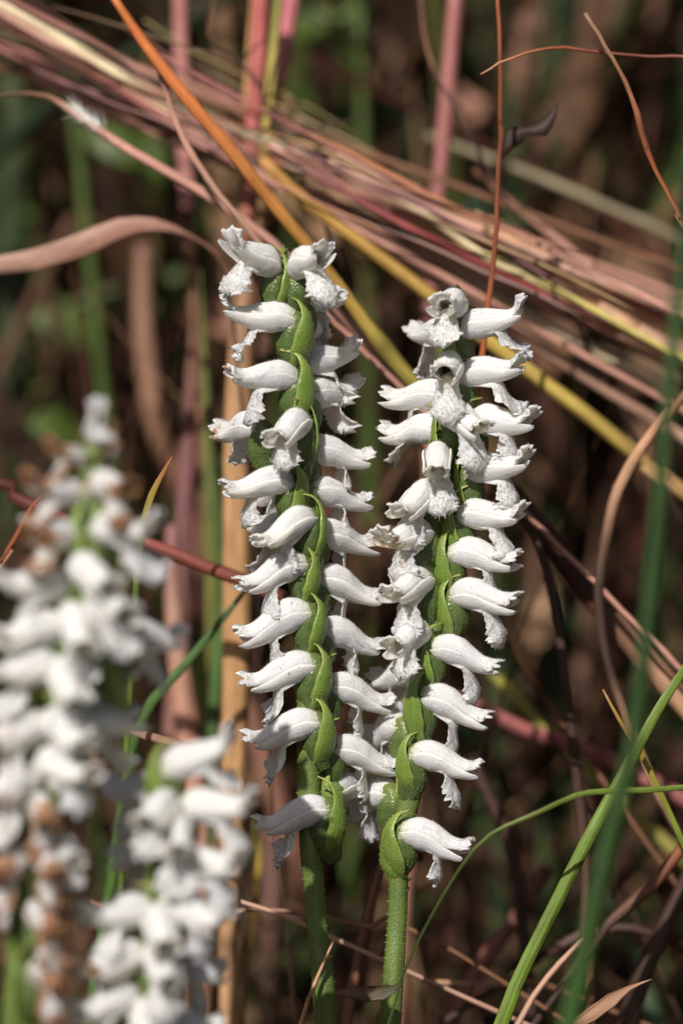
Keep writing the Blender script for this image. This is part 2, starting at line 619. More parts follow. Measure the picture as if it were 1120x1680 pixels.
def lip_mesh(seed, droop, hang, wide):
    r = np.random.default_rng(seed + 500)
    nu, nv = 46, 29
    path = [(1.6, 0, -.5), (3.6, 0, -.75), (5.2, 0, -1.1), (5.8, 0, -2.1), (6.0, 0, -3.4),
            (6.5 + .3 * r.uniform(-1, 1), 0, -4.9 * hang), (6.6 + .9 * r.uniform(-1, 1), 0, -6.4 * hang)]
    C, par = spline(path, .05)
    idx = np.linspace(0, len(C) - 1, nu).astype(int)
    C = C[idx]
    T = np.gradient(C, axis=0)
    T /= np.linalg.norm(T, axis=1, keepdims=True)
    B = np.array([0, 1., 0])
    Nn = np.cross(B[None], T)            # up/front side
    u = np.linspace(0, 1, nu)
    v = np.linspace(-1, 1, nv)
    U, Vv = np.meshgrid(u, v, indexing='ij')
    w = interp(U, [(0, .9), (.35, 1.35), (.52, 1.2), (.68, 1.75), (.82, 2.15), (.93, 1.75), (1, .75)]) * wide
    wob = Wob(r, 7, 5)
    teeth = r.normal(0, 1, (nu, 2))
    edge = np.clip((np.abs(Vv) - .72) / .28, 0, 1)
    late = np.clip((U - .5) / .3, 0, 1)
    w = w * (1 + edge * late * .11 * np.where(Vv < 0, teeth[:, 0:1], teeth[:, 1:2]))
    # channelled claw, spreading and crisped blade
    chan = interp(U, [(0, .9), (.45, .8), (.62, .65), (.8, .6 - .9 * (seed % 3 == 0)), (1, .35 - .8 * (seed % 3 == 0))])
    lift = chan * w * (Vv ** 2) * .85
    ruff = late * edge ** .6 * .44 * np.sin(U * 30 + 6 * wob(U * 4, 2.0 * np.sign(Vv)) + 3 * np.sign(Vv) + seed) + late * .3 * wob(U * 5, Vv * 2)
    ruff += late * r.normal(0, .025, U.shape)
    G = C[:, None, :] + B * (Vv * w)[..., None] + Nn[:, None, :] * (lift + ruff)[..., None]
    # ragged end
    endt = np.clip((U - .88) / .12, 0, 1) * r.normal(0, .2, (1, nv))
    G = G + T[:, None, :] * endt[..., None]
    th = .16 + .12 * (1 - np.abs(Vv))
    V, F, N2 = grid_solid(G, th)
    Cc = np.zeros((nu, nv, 3))
    Cc[..., 0] = np.clip(1 - np.abs(U - .42) / .16, 0, 1) * np.clip(1 - np.abs(Vv) * 1.6, 0, 1) * .45    # yellowish throat
    Cc[..., 1] = np.clip((U - .55) / .45, 0, 1) * .6 + edge * .4
    Cc = Cc.reshape(-1, 3)
    Cc = np.vstack([Cc, Cc])
    gr = np.stack([U * 9, Vv * 2], axis=2).reshape(-1, 2)
    gr = np.vstack([gr, gr])
    # crystalline papillae on the blade
    n = 420
    iu = r.integers(int(nu * .5), nu, n)
    iv = r.integers(0, nv, n)
    HV, HF = hairs(G[iu, iv], N2[iu, iv] * np.where(r.random((n, 1)) < .5, 1, -1), r, .16, .16)
    off = len(V)
    V2 = np.vstack([V, HV])
    F2 = F + [tuple(i + off for i in f) for f in HF]
    Cc = np.vstack([Cc, np.zeros((len(HV), 3))])
    gr = np.vstack([gr, np.zeros((len(HV), 2))])
    return mesh_from('lip', V2 * MM, F2, M_LIP, Cc, gr * MM)


def bract_mesh(seed, tall, hook):
    """boat-shaped bract hugging the ovary; the flower leaves towards +X"""
    r = np.random.default_rng(seed + 900)
    path = [(.9, 0, -6.6), (-.9, 0, -5.6), (-1.9, 0, -3.8), (-2.2, 0, -1.4), (-1.75, 0, .8 + .3 * tall),
            (-.6 + .3 * hook, 0, 2.0 + .9 * tall), (.7 + 1.5 * hook, 0, 2.5 + 1.25 * tall - .5 * hook)]
    C, par = spline(path, .08)
    nu, nv = 34, 15
    idx = np.linspace(0, len(C) - 1, nu).astype(int)
    C = C[idx]
    T = np.gradient(C, axis=0)
    T /= np.linalg.norm(T, axis=1, keepdims=True)
    u = np.linspace(0, 1, nu)
    v = np.linspace(-1, 1, nv)
    U, Vv = np.meshgrid(u, v, indexing='ij')
    w = interp(U, [(0, .9), (.15, 1.7), (.35, 2.15), (.55, 1.85), (.75, .95), (.9, .36), (1, .08)])
    wob = Wob(r, 6, 4)
    a = Vv * interp(U, [(0, 1.2), (.3, 1.45), (.6, 1.35), (.85, .9), (1, .6)])
    Yd = w * np.sin(a)
    Xd = w * (1 - np.cos(a)) * 1.0
    inn = np.cross(T, np.array([0, 1., 0]))      # in-plane normal pointing to the flower side
    inn *= np.where(inn[:, 0:1] + .2 * inn[:, 2:3] < 0, -1, 1)
    # keep direction continuous: inner side is towards +X / below near the tip
    for i in range(1, nu):
        if np.dot(inn[i], inn[i - 1]) < 0:
            inn[i] *= -1
    G = C[:, None, :] + np.array([0, 1., 0]) * Yd[..., None] + inn[:, None, :] * (Xd + .18 * wob(U * 4, Vv))[..., None]
    keel = np.exp(-(Vv / .12) ** 2) * .12 * (1 - U)
    G = G - inn[:, None, :] * keel[..., None]
    V, F, Nn = grid_solid(G, .16)
    Cc = np.zeros((nu, nv, 3))
    Cc[..., 0] = np.clip((U - .62) / .38, 0, 1) * .55 + .22 * np.clip((np.abs(Vv) - .8) / .2, 0, 1)
    Cc[..., 1] = np.clip((U - .9) / .1, 0, 1) * r.uniform(.2, .9)
    Cc = Cc.reshape(-1, 3)
    Cc = np.vstack([Cc, Cc])
    gr = np.stack([U * 11, Vv * 2.2], axis=2).reshape(-1, 2)
    gr = np.vstack([gr, gr])
    n = 300
    iu = (r.beta(1.0, 1.6, n) * (nu - 1)).astype(int)
    iv = r.integers(0, nv, n)
    out = -inn[iu]
    HV, HF = hairs(G[iu, iv], out + .6 * np.sign(Yd[iu, iv])[:, None] * np.array([0, 1., 0]), r, .3, .05)
    off = len(V)
    V2 = np.vstack([V, HV])
    F2 = F + [tuple(i + off for i in f) for f in HF]
    Cc = np.vstack([Cc, np.tile([.8, 0, 0], (len(HV), 1))])
    gr = np.vstack([gr, np.zeros((len(HV), 2))])
    return mesh_from('bract', V2 * MM, F2, M_BRACT, Cc, gr * MM)


def ovary_mesh(seed):
    r = np.random.default_rng(seed + 300)
    C, par = spline([(-.9, 0, -7.2), (-.2, 0, -5.6), (.3, 0, -3.6), (.1, 0, -1.5), (.35, 0, -.25), (1.2, 0, .0)], .25)
    t = np.linspace(0, 1, len(C))
    rad = interp(t, [(0, .9), (.2, 1.6), (.5, 2.15), (.75, 1.9), (.9, 1.45), (1, 1.15)])
    V, F, uv = sweep(C, rad, 1.0, (0, -1, 0), 20)
    ang = np.tile(np.linspace(0, 2 * np.pi, 20, endpoint=False), len(C))
    ctr = np.repeat(C, 20, axis=0)
    V = ctr + (V - ctr) * (1 + .06 * np.cos(ang * 6 + np.repeat(t, 20) * 2))[:, None]
    n = 320
    k = r.integers(20, len(V) - 20, n)
    nor = V[k] - ctr[k]
    nor /= np.linalg.norm(nor, axis=1, keepdims=True)
    HV, HF = hairs(V[k], nor, r, .34, .06)
    c = np.zeros((len(V) + len(HV), 3))
    c[:len(V), 0] = .25 * np.repeat(np.clip((t - .7) / .3, 0, 1), 20)
    c[len(V):, 0] = .7
    off = len(V)
    F = F + [tuple(i + off for i in f) for f in HF]
    gr = np.vstack([np.stack([uv[:, 0], ang], axis=1), np.zeros((len(HV), 2))])
    return mesh_from('ovary', np.vstack([V, HV]) * MM, F, M_OVARY, c, gr * MM)


NV = 10
VAR = []
for k in range(NV):
    rr = random.Random(40 + k)
    young = k < 5
    dr, cu = (rr.uniform(.3, .8), rr.uniform(.3, 1.0)) if young else (rr.uniform(1.0, 1.7), rr.uniform(.2, .8))
    VAR.append(dict(hood=hood_mesh(k, dr, cu, rr.uniform(.92, 1.06), rr.uniform(.5, 1.15) if young else rr.uniform(.15, .55)),
                    sl=sepal_mesh(k, 1, dr, cu * rr.uniform(.5, 1.3), rr.uniform(0, .7)),
                    sr=sepal_mesh(k, -1, dr, cu * rr.uniform(.5, 1.3), rr.uniform(0, .7)),
                    lip=lip_mesh(k, dr, rr.uniform(.95, 1.12) if young else rr.uniform(.98, 1.18), rr.uniform(1.15, 1.4) if young else rr.uniform(1.0, 1.25))))
BRACTS = [bract_mesh(k, t, h) for k, (t, h) in enumerate(((.3, .2), (.8, .5), (1.1, .9), (.6, .0), (1.3, .4)))]
OVARY = [ovary_mesh(k) for k in range(3)]


def frame(origin, xdir, zhint, scale, roll=0.0):
    x = xdir.normalized()
    z = (zhint - x * zhint.dot(x)).normalized()
    y = z.cross(x)
    m = Matrix((x, y, z)).transposed().to_4x4()
    m = m @ Matrix.Rotation(roll, 4, 'X')
    return Matrix.Translation(origin) @ m @ Matrix.Scale(scale, 4)


def stem_mesh(pts, rads, seed, step=.0012):
    r = np.random.default_rng(seed)
    C, par = spline(pts, step)
    rad = np.interp(par, np.arange(len(pts)), rads)
    seg = 18
    V, F, uv = sweep(C, rad, 1.0, (0, -1, 0), seg)
    ctr = np.repeat(C, seg, axis=0)
    ang = np.tile(np.linspace(0, 2 * np.pi, seg, endpoint=False), len(C))
    rib = 1 + .035 * np.cos(ang * 7 + ctr[:, 2] * 90) + .02 * np.sin(ang * 3 + ctr[:, 2] * 400)
    V = ctr + (V - ctr) * rib[:, None]
    n = 12000
    k = r.integers(seg, len(V) - seg, n)
    k = k[V[k][:, 2] > .03]
    nor = V[k] - ctr[k]
    nor /= np.linalg.norm(nor, axis=1, keepdims=True)
    HV, HF = hairs(V[k], nor, r, .0003, .00003)
    c = np.zeros((len(V) + len(HV), 3))
    c[len(V):, 0] = .9
    off = len(V)
    F = F + [tuple(i + off for i in f) for f in HF]
    gr = np.vstack([np.stack([uv[:, 0], ang * .0012], axis=1), np.zeros((len(HV), 2))])
    return mesh_from('stem', np.vstack([V, HV]), F, M_STEM, c, gr)


def orchid(label, axis, radii, d, flowers, seed, leaves=2, top=None):
    """axis: photo points of the stem from tip to where it leaves the frame; flowers: (bx,by,tx,ty,side,wither,bract)"""
    rnd = random.Random(seed)
    pts = [P(x, y, d) for x, y in axis]
    last = pts[-1]
    t = (pts[-1] - pts[-2]).normalized()
    foot = Vector((last.x + t.x * .04, last.y - last.z * .05, -.012))
    mid = last.lerp(foot, .5) + Vector((t.x * .006, 0, 0))
    pts += [mid, foot]
    rad = [x * PXM for x in radii] + [radii[-1] * PXM * 1.08, radii[-1] * PXM * 1.3]
    root = link(bpy.data.objects.new('orchid', None))
    root.location = foot
    root.empty_display_size = .01
    tag(root, label, 'orchid', 'white orchid spikes')
    inv = Matrix.Translation(-foot)

    def part(name, me, M, parent=root, wither=0.0):
        o = link(bpy.data.objects.new(name, me), parent)
        o.matrix_basis = inv @ M if parent is root else M
        o.color = (wither, 0, 0, 1)
        return o

    part('stem', stem_mesh(pts, rad, seed), Matrix.Identity(4))
    for i, fl in enumerate(flowers):
        bx, by, tx, ty, side = fl[:5]
        wi = fl[5] if len(fl) > 5 else 0.0
        bs = fl[6] if len(fl) > 6 else 1
        sc = fl[7] if len(fl) > 7 else 1.0
        l2 = math.hypot(tx - bx, ty - by) * PXM * (DIST + d) / DIST
        Lw = max(.0092 * sc, l2 * 1.01)
        dep = math.sqrt(max(0, Lw * Lw - l2 * l2))
        base = P(bx, by, d - (.0016 if side > 0 else -.0012))
        tipp = P(tx, ty, d - (.0016 if side > 0 else -.0012))
        v = tipp - base + FWD * (-dep if side > 0 else dep)
        s = Lw / (FL * MM)
        young = dep < .75 * Lw and rnd.random() > (by - axis[0][1] - 60) / 420.0
        var = VAR[rnd.randrange(5) if young else 5 + rnd.randrange(NV - 5)]
        M = frame(base, v, Vector((0, .0, 1)), s, rnd.uniform(-.16, .16))
        w = max(0.0, wi + rnd.uniform(-.08, .12))
        if wi > .55:                      # collapsed, shrunken blooms
            M = M @ Matrix.Diagonal((.95, .8, .85, 1))
        # stem-ward start of the flower sits in the ovary
        fo = part('flower', var['hood'], M, root, w)
        for nm, key in (('sepal', 'sl'), ('sepal', 'sr'), ('lip', 'lip')):
            so = part(nm, var[key], Matrix.Identity(4), fo, w)
            if nm == 'sepal' and rnd.random() < .5:
                so.matrix_basis = Matrix.Rotation(rnd.uniform(-.08, .08), 4, 'Z') @ Matrix.Rotation(rnd.uniform(-.10, .06), 4, 'Y')
        if nm == 'lip':
            so.matrix_basis = Matrix.Rotation(rnd.uniform(-.12, .12), 4, 'Y')
        hv = Vector((v.x, v.y, 0)).normalized()
        so_ = min(s, 1.15)
        part('ovary', OVARY[rnd.randrange(3)], frame(base, (hv + Vector((0, .25 * bs, 0))), Vector((0, 0, 1)), so_ * rnd.uniform(.88, 1.02)))
        if bs != 0:
            bd = (hv + Vector((0, rnd.uniform(.3, .6) * bs, 0))).normalized()
            part('bract', BRACTS[rnd.randrange(5)], frame(base + Vector((0, -.0004 * bs, .0)), bd, Vector((0, 0, 1)) + hv * rnd.uniform(-.1, .12), so_ * rnd.uniform(.92, 1.08) * (1.35 if d < -.05 else 1.0)))
    for (x, y, lean, sc) in (top or []):
        part('bract', BRACTS[3], frame(P(x, y, d - .0006), Vector((math.cos(lean), math.sin(lean), 0)), Vector((0, 0, 1)), sc))
    # grassy basal leaves below the frame
    for k in range(leaves):
        a = rnd.uniform(0, 6.28)
        h = rnd.uniform(.03, .05)
        q = [foot + Vector((0, 0, .004)), foot + Vector((math.cos(a) * .012, math.sin(a) * .012, h * .6)),
             foot + Vector((math.cos(a) * .035, math.sin(a) * .035, h)), foot + Vector((math.cos(a) * .07, math.sin(a) * .07, h * .75))]
        C, par = spline(q, .004)
        tt = np.linspace(0, 1, len(C))
        V, F, uv = sweep(C, .0035 * np.sin(np.pi * np.clip(tt * .9 + .08, 0, 1)) + .0003, .12, (0, 0, 1), 8, .2)
        part('leaf', mesh_from('leaf', V, F, M_BLADE, np.tile([.07, .14, .03], (len(V), 1)), uv), Matrix.Identity(4))
    return root


# flowers: base x,y  tip x,y (photo)  +1 leans to the camera / -1 away, withering, bract side (+1 bract on the camera side, -1 far side, 0 none)
LEFT_SPIKE = [
    (452, 440, 376, 398, 1, .12, 1), (486, 445, 530, 402, 1, .05, -1), (492, 492, 556, 468, -1, .05, -1),
    (484, 522, 362, 512, 1, .02, 1), (490, 545, 520, 505, -1, 0, -1), (488, 596, 586, 572, -1, .02, -1),
    (486, 618, 374, 612, 1, .06, 1), (500, 645, 584, 634, -1, .04, -1), (432, 700, 352, 690, -1, .42, 0),
    (497, 690, 448, 712, 1, .0, 1), (500, 738, 610, 738, -1, .04, -1), (478, 788, 366, 792, 1, .08, 1),
    (505, 802, 606, 812, -1, .02, -1), (510, 846, 424, 882, 1, .05, 1), (515, 872, 618, 884, -1, .0, -1),
    (500, 922, 390, 946, 1, .22, 1), (515, 944, 626, 968, -1, .04, -1), (508, 1000, 384, 1032, 1, .16, 1),
    (522, 1030, 630, 1054, -1, .05, -1), (516, 1086, 394, 1112, 1, .06, 1), (535, 1120, 648, 1146, -1, .02, -1),
    (522, 1180, 400, 1206, 1, .06, 1), (542, 1222, 656, 1248, -1, .04, -1), (545, 1296, 600, 1282, -1, .10, -1),
    (538, 1322, 418, 1346, 1, .08, 1), (480, 870, 410, 850, -1, .2, 0), (480, 780, 420, 790, -1, .1, 0),
]
RIGHT_SPIKE = [
    (750, 505, 722, 488, 1, .0, -1), (742, 556, 676, 522, -1, .02, 1), (750, 540, 862, 508, 1, .06, 1),
    (742, 604, 720, 600, 1, .0, -1), (756, 618, 855, 588, 1, .04, 1), (738, 650, 628, 636, -1, .03, -1),
    (728, 708, 625, 690, -1, .04, -1), (735, 680, 790, 692, 1, .02, 1), (772, 690, 876, 690, 1, .03, 1),
    (718, 742, 713, 768, 1, .0, -1), (768, 772, 866, 754, 1, .04, 1), (712, 806, 650, 826, 1, .26, -1),
    (752, 842, 858, 842, 1, .04, 1), (700, 872, 622, 884, 1, .30, -1), (738, 905, 850, 906, 1, .04, 1),
    (700, 950, 632, 962, 1, .06, -1), (742, 974, 846, 970, 1, .03, 1), (694, 1034, 636, 1046, 1, .05, -1),
    (708, 1060, 820, 1082, 1, .05, 1), (690, 1100, 612, 1104, -1, .04, -1), (690, 1140, 806, 1166, 1, .14, 1),
    (666, 1190, 594, 1196, -1, .04, -1), (674, 1234, 790, 1250, 1, .16, 1), (646, 1300, 572, 1310, -1, .08, -1),
    (658, 1362, 774, 1378, 1, .06, 1),
]
FADING_SPIKE = [
    (152, 722, 166, 662, 1, .2, 1, .6), (148, 726, 196, 700, 1, .7, -1, .55), (142, 756, 80, 726, 1, .85, 1, .7), (152, 770, 190, 725, -1, .95, 0, .6), (138, 815, 42, 790, 1, .8, 1),
    (150, 800, 226, 782, 1, .85, 1), (126, 880, 52, 862, 1, .8, 1), (152, 866, 262, 866, 1, .0, 1),
    (112, 960, -2, 946, 1, .2, 1), (122, 925, 196, 950, 1, .02, 1), (104, 1030, -6, 1022, 1, .15, 1),
    (112, 1004, 150, 1046, 1, .02, -1), (160, 990, 222, 985, 1, 0, -1), (190, 1046, 300, 1030, -1, .02, -1),
    (96, 1090, -8, 1094, 1, .25, 1), (92, 1092, 140, 1144, 1, .03, -1), (120, 1080, 215, 1090, -1, .05, -1), (76, 1190, -20, 1196, 1, .25, 1),
    (80, 1180, 152, 1202, 1, .12, 1), (62, 1252, 158, 1252, 1, .14, 1), (60, 1276, -24, 1290, 1, .34, 1), (120, 1180, 220, 1170, -1, .05, -1),
    (60, 1316, 96, 1336, 1, .95, 1), (58, 1390, 110, 1420, 1, .9, 1), (52, 1400, -20, 1420, 1, .9, 1), (98, 1385, 134, 1390, 1, .1, -1, .7),
    (52, 1490, 112, 1516, 1, 1.0, 1), (44, 1500, -30, 1520, -1, .95, 1), (56, 1590, 120, 1600, 1, 1.0, 1),
]
SHORT_SPIKE = [
    (268, 1262, 388, 1208, 1, .0, 1), (300, 1322, 420, 1310, 1, .0, -1), (278, 1316, 242, 1330, 1, .0, 1), (262, 1300, 166, 1298, -1, .3, -1),
    (286, 1345, 304, 1380, 1, .0, 1), (296, 1420, 402, 1404, 1, .0, 1), (268, 1392, 182, 1396, -1, .15, -1), (250, 1490, 138, 1492, 1, .12, 1),
    (266, 1478, 372, 1494, 1, .0, 1), (252, 1560, 286, 1584, 1, .0, -1), (248, 1580, 372, 1580, -1, .0, -1), (232, 1560, 134, 1586, 1, .5, 1),
    (226, 1634, 118, 1636, 1, .06, 1), (238, 1650, 248, 1694, 1, .0, -1), (236, 1664, 368, 1674, -1, .0, -1), (222, 1720, 130, 1720, 1, .1, 1),
    (255, 1500, 280, 1530, 1, 0, -1),
]
orchid('sharp white orchid spike standing just in front of the broad tan straw',
       [(464, 402), (468, 440), (468, 500), (472, 570), (480, 640), (490, 720), (490, 800), (497, 900), (500, 1000), (505, 1100),
        (506, 1200), (506, 1300), (510, 1400), (516, 1460), (522, 1540), (537, 1690)],
       [2, 7, 10, 12, 14, 17, 18, 19, 19, 19, 19, 19, 18, 17, 17, 19], 0.0, LEFT_SPIKE, 3, top=[(470, 432, -1.2, .62), (462, 440, 2.2, .55)])
orchid('sharp white orchid spike whose lowest flower a thin green grass blade crosses',
       [(752, 476), (752, 530), (748, 620), (742, 690), (736, 760), (727, 850), (720, 950), (710, 1050), (700, 1130), (690, 1200),
        (674, 1300), (656, 1380), (652, 1500), (640, 1690)],
       [2, 9, 13, 15, 16, 18, 19, 19, 19, 19, 18, 16, 16, 18], 0.002, RIGHT_SPIKE, 8, top=[(752, 508, .6, .62), (654, 1372, .1, 1.1)])
orchid('fading white orchid spike with rust-brown withered blooms at its top and foot',
       [(154, 690), (152, 740), (148, 800), (128, 900), (108, 1000), (92, 1100), (74, 1200), (58, 1300), (48, 1400), (38, 1550), (22, 1690)],
       [3, 10, 14, 18, 20, 20, 20, 20, 20, 18, 18], -.054, FADING_SPIKE, 12)
orchid('short white orchid spike growing beside the foot of the fading brown-spotted one',
       [(268, 1236), (276, 1290), (276, 1350), (264, 1430), (246, 1500), (234, 1600), (222, 1690)],
       [3, 11, 16, 18, 19, 19, 18], -.048, SHORT_SPIKE, 21)


# ------------------------------------------------------------------ grass stems, blades and twigs one can pick out
def stalk(name, label, cat, pts, w, cols, d, root='end', flat=1.0, fold=0.0, twist=0.0, mat=None, group=None, nodes=(), rough=.02, face=(0, -1, .3), seed=0, rest=None):
    """pts: photo points; w: full widths in photo pixels; cols: colours from first to last point; d: depth (or start, end)"""
    r = np.random.default_rng(seed + len(label))
    n = len(pts)
    ds = d if isinstance(d, (list, tuple)) else (d, d)
    dd = np.interp(np.linspace(0, 1, n), np.linspace(0, 1, len(ds)), ds)
    W = [P(x, y, float(k)) for (x, y), k in zip(pts, dd)]
    wid = list(np.interp(np.linspace(0, 1, n), np.linspace(0, 1, len(w)), w) * PXM * .5 * (DIST + dd) / DIST)
    cc = [np.array([np.interp(k, np.linspace(0, 1, len(cols)), [c[j] for c in cols]) for j in range(3)]) for k in np.linspace(0, 1, n)]

    def extend(W, wid, cc):
        p, t = W[-1], (W[-1] - W[-2]).normalized()
        if t.z < -.25:
            k = (p.z + .02) / -t.z
            W += [p + t * k * .5, p + t * k]
        else:
            th = Vector((t.x, t.y, 0))
            W += [p + th * .05 + Vector((0, 0, t.z * .05 - .02)), p + th * .10 + Vector((0, 0, -p.z * .5)), p + th * .12 + Vector((0, 0, -p.z - .02))]
        while len(wid) < len(W):
            wid.append(wid[-1])
            cc.append(cc[-1])
    if root in ('end', 'both'):
        extend(W, wid, cc)
    if root in ('start', 'both'):
        W.reverse(); wid.reverse(); cc.reverse()
        extend(W, wid, cc)
        W.reverse(); wid.reverse(); cc.reverse()
    C, par = spline(W, .0022)
    k = np.arange(len(W))
    rad = np.interp(par, k, wid)
    colr = np.stack([np.interp(par, k, [c[j] for c in cc]) for j in range(3)], axis=1)
    wb = Wob(r, 5, 1)
    s = np.arange(len(C)) * .0022
    rad = rad * (1 + .07 * wb(s * 160, 0))
    C = C + np.stack([wb(s * 60, 3), wb(s * 60, 9), wb(s * 60, 17)], axis=1) * .0006
    if name == 'twig':
        C = C + r.normal(0, .00005, C.shape)
    for q in nodes:                              # swollen joints
        i = int(q * (len(C) - 1))
        g = np.exp(-((np.arange(len(C)) - i) / 1.0) ** 2)
        rad = rad * (1 + .35 * g)
        colr = colr * (1 - .55 * g[:, None])
    o0 = C[0] if root == 'start' else C[-1]
    seg = 12
    V, F, uv = sweep(C, rad, flat, face, seg, fold, twist, rough, r)
    me = mesh_from(name, V - o0, F, mat or (M_BLADE if flat < .6 else M_DRY), np.repeat(colr, seg, axis=0), uv)
    ob = link(bpy.data.objects.new(name, me))
    ob.location = o0
    return tag(ob, label, cat, group)


ORANGE, YELG, MAROON, TAN = (.42, .13, .04), (.36, .30, .045), (.055, .020, .016), (.46, .27, .14)
PINK, ROSE, CREAM, STRAW = (.38, .205, .165), (.34, .14, .13), (.55, .46, .32), (.48, .29, .135)
BROWN, DARK, RUST, GREEN = (.17, .085, .05), (.045, .026, .020), (.24, .07, .025), (.075, .16, .03)
OLIVE, PALE, PURPLE, DGREEN = (.20, .21, .05), (.40, .25, .19), (.17, .075, .085), (.035, .10, .028)

stalk('grass_stalk', 'long orange grass stem turning yellow-green then maroon, passing behind both sharp orchids', 'grass stem',
      [(180, -14), (235, 70), (300, 156), (380, 250), (450, 338), (510, 410), (560, 476), (612, 548), (662, 612), (740, 700), (866, 850), (960, 968), (1040, 1062), (1130, 1166)],
      [12, 21, 22, 21, 22, 23, 28, 38, 40, 40], [ORANGE, ORANGE, (.46, .19, .05), (.36, .22, .05), (.30, .26, .05), MAROON, MAROON, (.40, .24, .15)], (.018, .03), nodes=(.2,))  # maroon stretch is shade put into the colour, last tone its sunlit end
stalk('grass_stalk', 'mustard yellow grass stem with brown joints slanting behind the orchids', 'grass stem',
      [(430, 262), (500, 328), (600, 404), (700, 480), (780, 544), (860, 604), (940, 664), (1010, 720), (1090, 786), (1150, 830)], [20, 24, 25, 26, 24],
      [(.38, .20, .06), (.38, .24, .06), (.38, .28, .07), (.35, .27, .065), (.26, .15, .07)], (.035, .04), nodes=(.38, .5))
B = 'grass stems of the slanting pinkish bundle'
for lab, pts, w, cs, d in [
    ('pale cream stem in the slanting bundle, broad and bleached', [(-30, -4), (40, 30), (90, 64), (200, 132), (300, 204), (390, 256), (470, 300)], [26, 34, 32, 24], [CREAM, (.62, .54, .36), CREAM], .055),
    ('dusky rose stem on the upper edge of the slanting bundle', [(-60, -40), (50, 20), (130, 60), (220, 108), (330, 146), (420, 190), (520, 226)], [14, 16, 12], [ROSE, PINK, BROWN], .06),
    ('broad pink-tan stem just under the bleached cream one', [(-80, -14), (20, 40), (110, 90), (250, 176), (400, 262), (470, 306)], [30, 34, 26], [PINK, PALE, PALE], .05),
    ('thin brown stem under the broad pink-tan one of the bundle', [(-80, 40), (40, 100), (160, 160), (280, 215), (400, 275), (480, 310)], [18, 20, 14], [ROSE, BROWN, BROWN], .052),
    ('dull pink stem beside the green leaf, lowest in the bundle', [(-70, 90), (60, 130), (170, 185), (300, 235), (420, 290)], [12, 22, 18, 14], [BROWN, PINK, BROWN], .06),
    ('pinkish tan stem whose joint frays where the bundle thickens', [(440, 236), (560, 302), (680, 352), (800, 394), (950, 444), (1130, 540)], [14, 22, 30, 30, 26], [PINK, PINK, PALE, (.42, .24, .16), PURPLE], .045),
    ('bleached cream ribbon stem running between tan and red ones', [(540, 262), (690, 346), (800, 424), (880, 462), (965, 506)], [10, 15, 17, 15], [PALE, CREAM, (.60, .52, .30), (.48, .42, .14)], .040),
    ('deep red stem edging the slanting bundle from below', [(500, 280), (600, 338), (700, 392), (830, 454), (960, 514), (1060, 560)], [12, 15, 16, 14], [PURPLE, (.22, .05, .05), (.24, .05, .05), PURPLE], .041),
    ('thick tan sheath stem on top of the slanting bundle', [(600, 306), (680, 346), (760, 380), (880, 420), (962, 462)], [20, 44, 50, 46], [PINK, PALE, (.45, .27, .18), TAN], .047),
    ('short stout tan stem ending the bundle, leaving its torn joint', [(956, 506), (1000, 530), (1040, 546), (1130, 596)], [34, 42, 42], [RUST, TAN, PALE], .043),
    ('rose pink stem sagging below the slanting bundle', [(470, 290), (560, 330), (640, 372), (780, 444), (860, 480)], [10, 14, 12], [BROWN, ROSE, PINK], .05),
    ('thin orange-tan stem arching above the slanting bundle', [(500, 216), (560, 242), (650, 290), (760, 346), (850, 384), (960, 440)], [10, 13, 10], [BROWN, (.42, .19, .09), PINK], .038),
    ('yellow-green stem under the bleached ribbon of the bundle', [(640, 338), (740, 396), (840, 446), (960, 512)], [8, 14, 16], [PALE, (.42, .33, .10), (.42, .36, .10)], .043),
    ('plum and straw striped stem reaching past the torn joint', [(900, 420), (985, 458), (1060, 500), (1130, 540)], [18, 26, 24], [PALE, (.32, .18, .12), PURPLE], .05),
    ('faded rose stem fanning out at the top of the bundle', [(-30, 60), (60, 92), (180, 140), (300, 190), (420, 240), (500, 270)], [18, 22, 16], [ROSE, PINK, PALE], .066),
    ('greyish pink stem woven through the middle of the bundle', [(-30, 20), (70, 56), (190, 118), (310, 176), (440, 236), (560, 280)], [20, 20, 14], [PALE, PINK, PINK], .062),
    ('crimson brown stem crossing under the orange grass stem', [(-60, 0), (60, 70), (160, 128), (270, 196), (380, 262), (470, 312)], [14, 18, 14], [MAROON, (.26, .09, .08), PINK], .046),
    ('straw brown stem split along the lower bundle', [(540, 310), (640, 352), (760, 412), (880, 470), (990, 530), (1130, 610)], [12, 18, 22, 20], [BROWN, (.40, .22, .13), TAN, PALE], .052),
    ('old rose stem lying on the tan sheath stem', [(470, 246), (600, 318), (720, 360), (840, 404), (930, 440)], [14, 18, 16], [PINK, (.44, .2, .17), PALE], .042),
]:
    stalk('grass_stalk', lab, 'grass stem', pts, [k * .82 for k in w], [tuple(min(.75, q * 1.12) for q in c_) for c_ in cs], d, group=B, nodes=(.55,))
fr = random.Random(77)
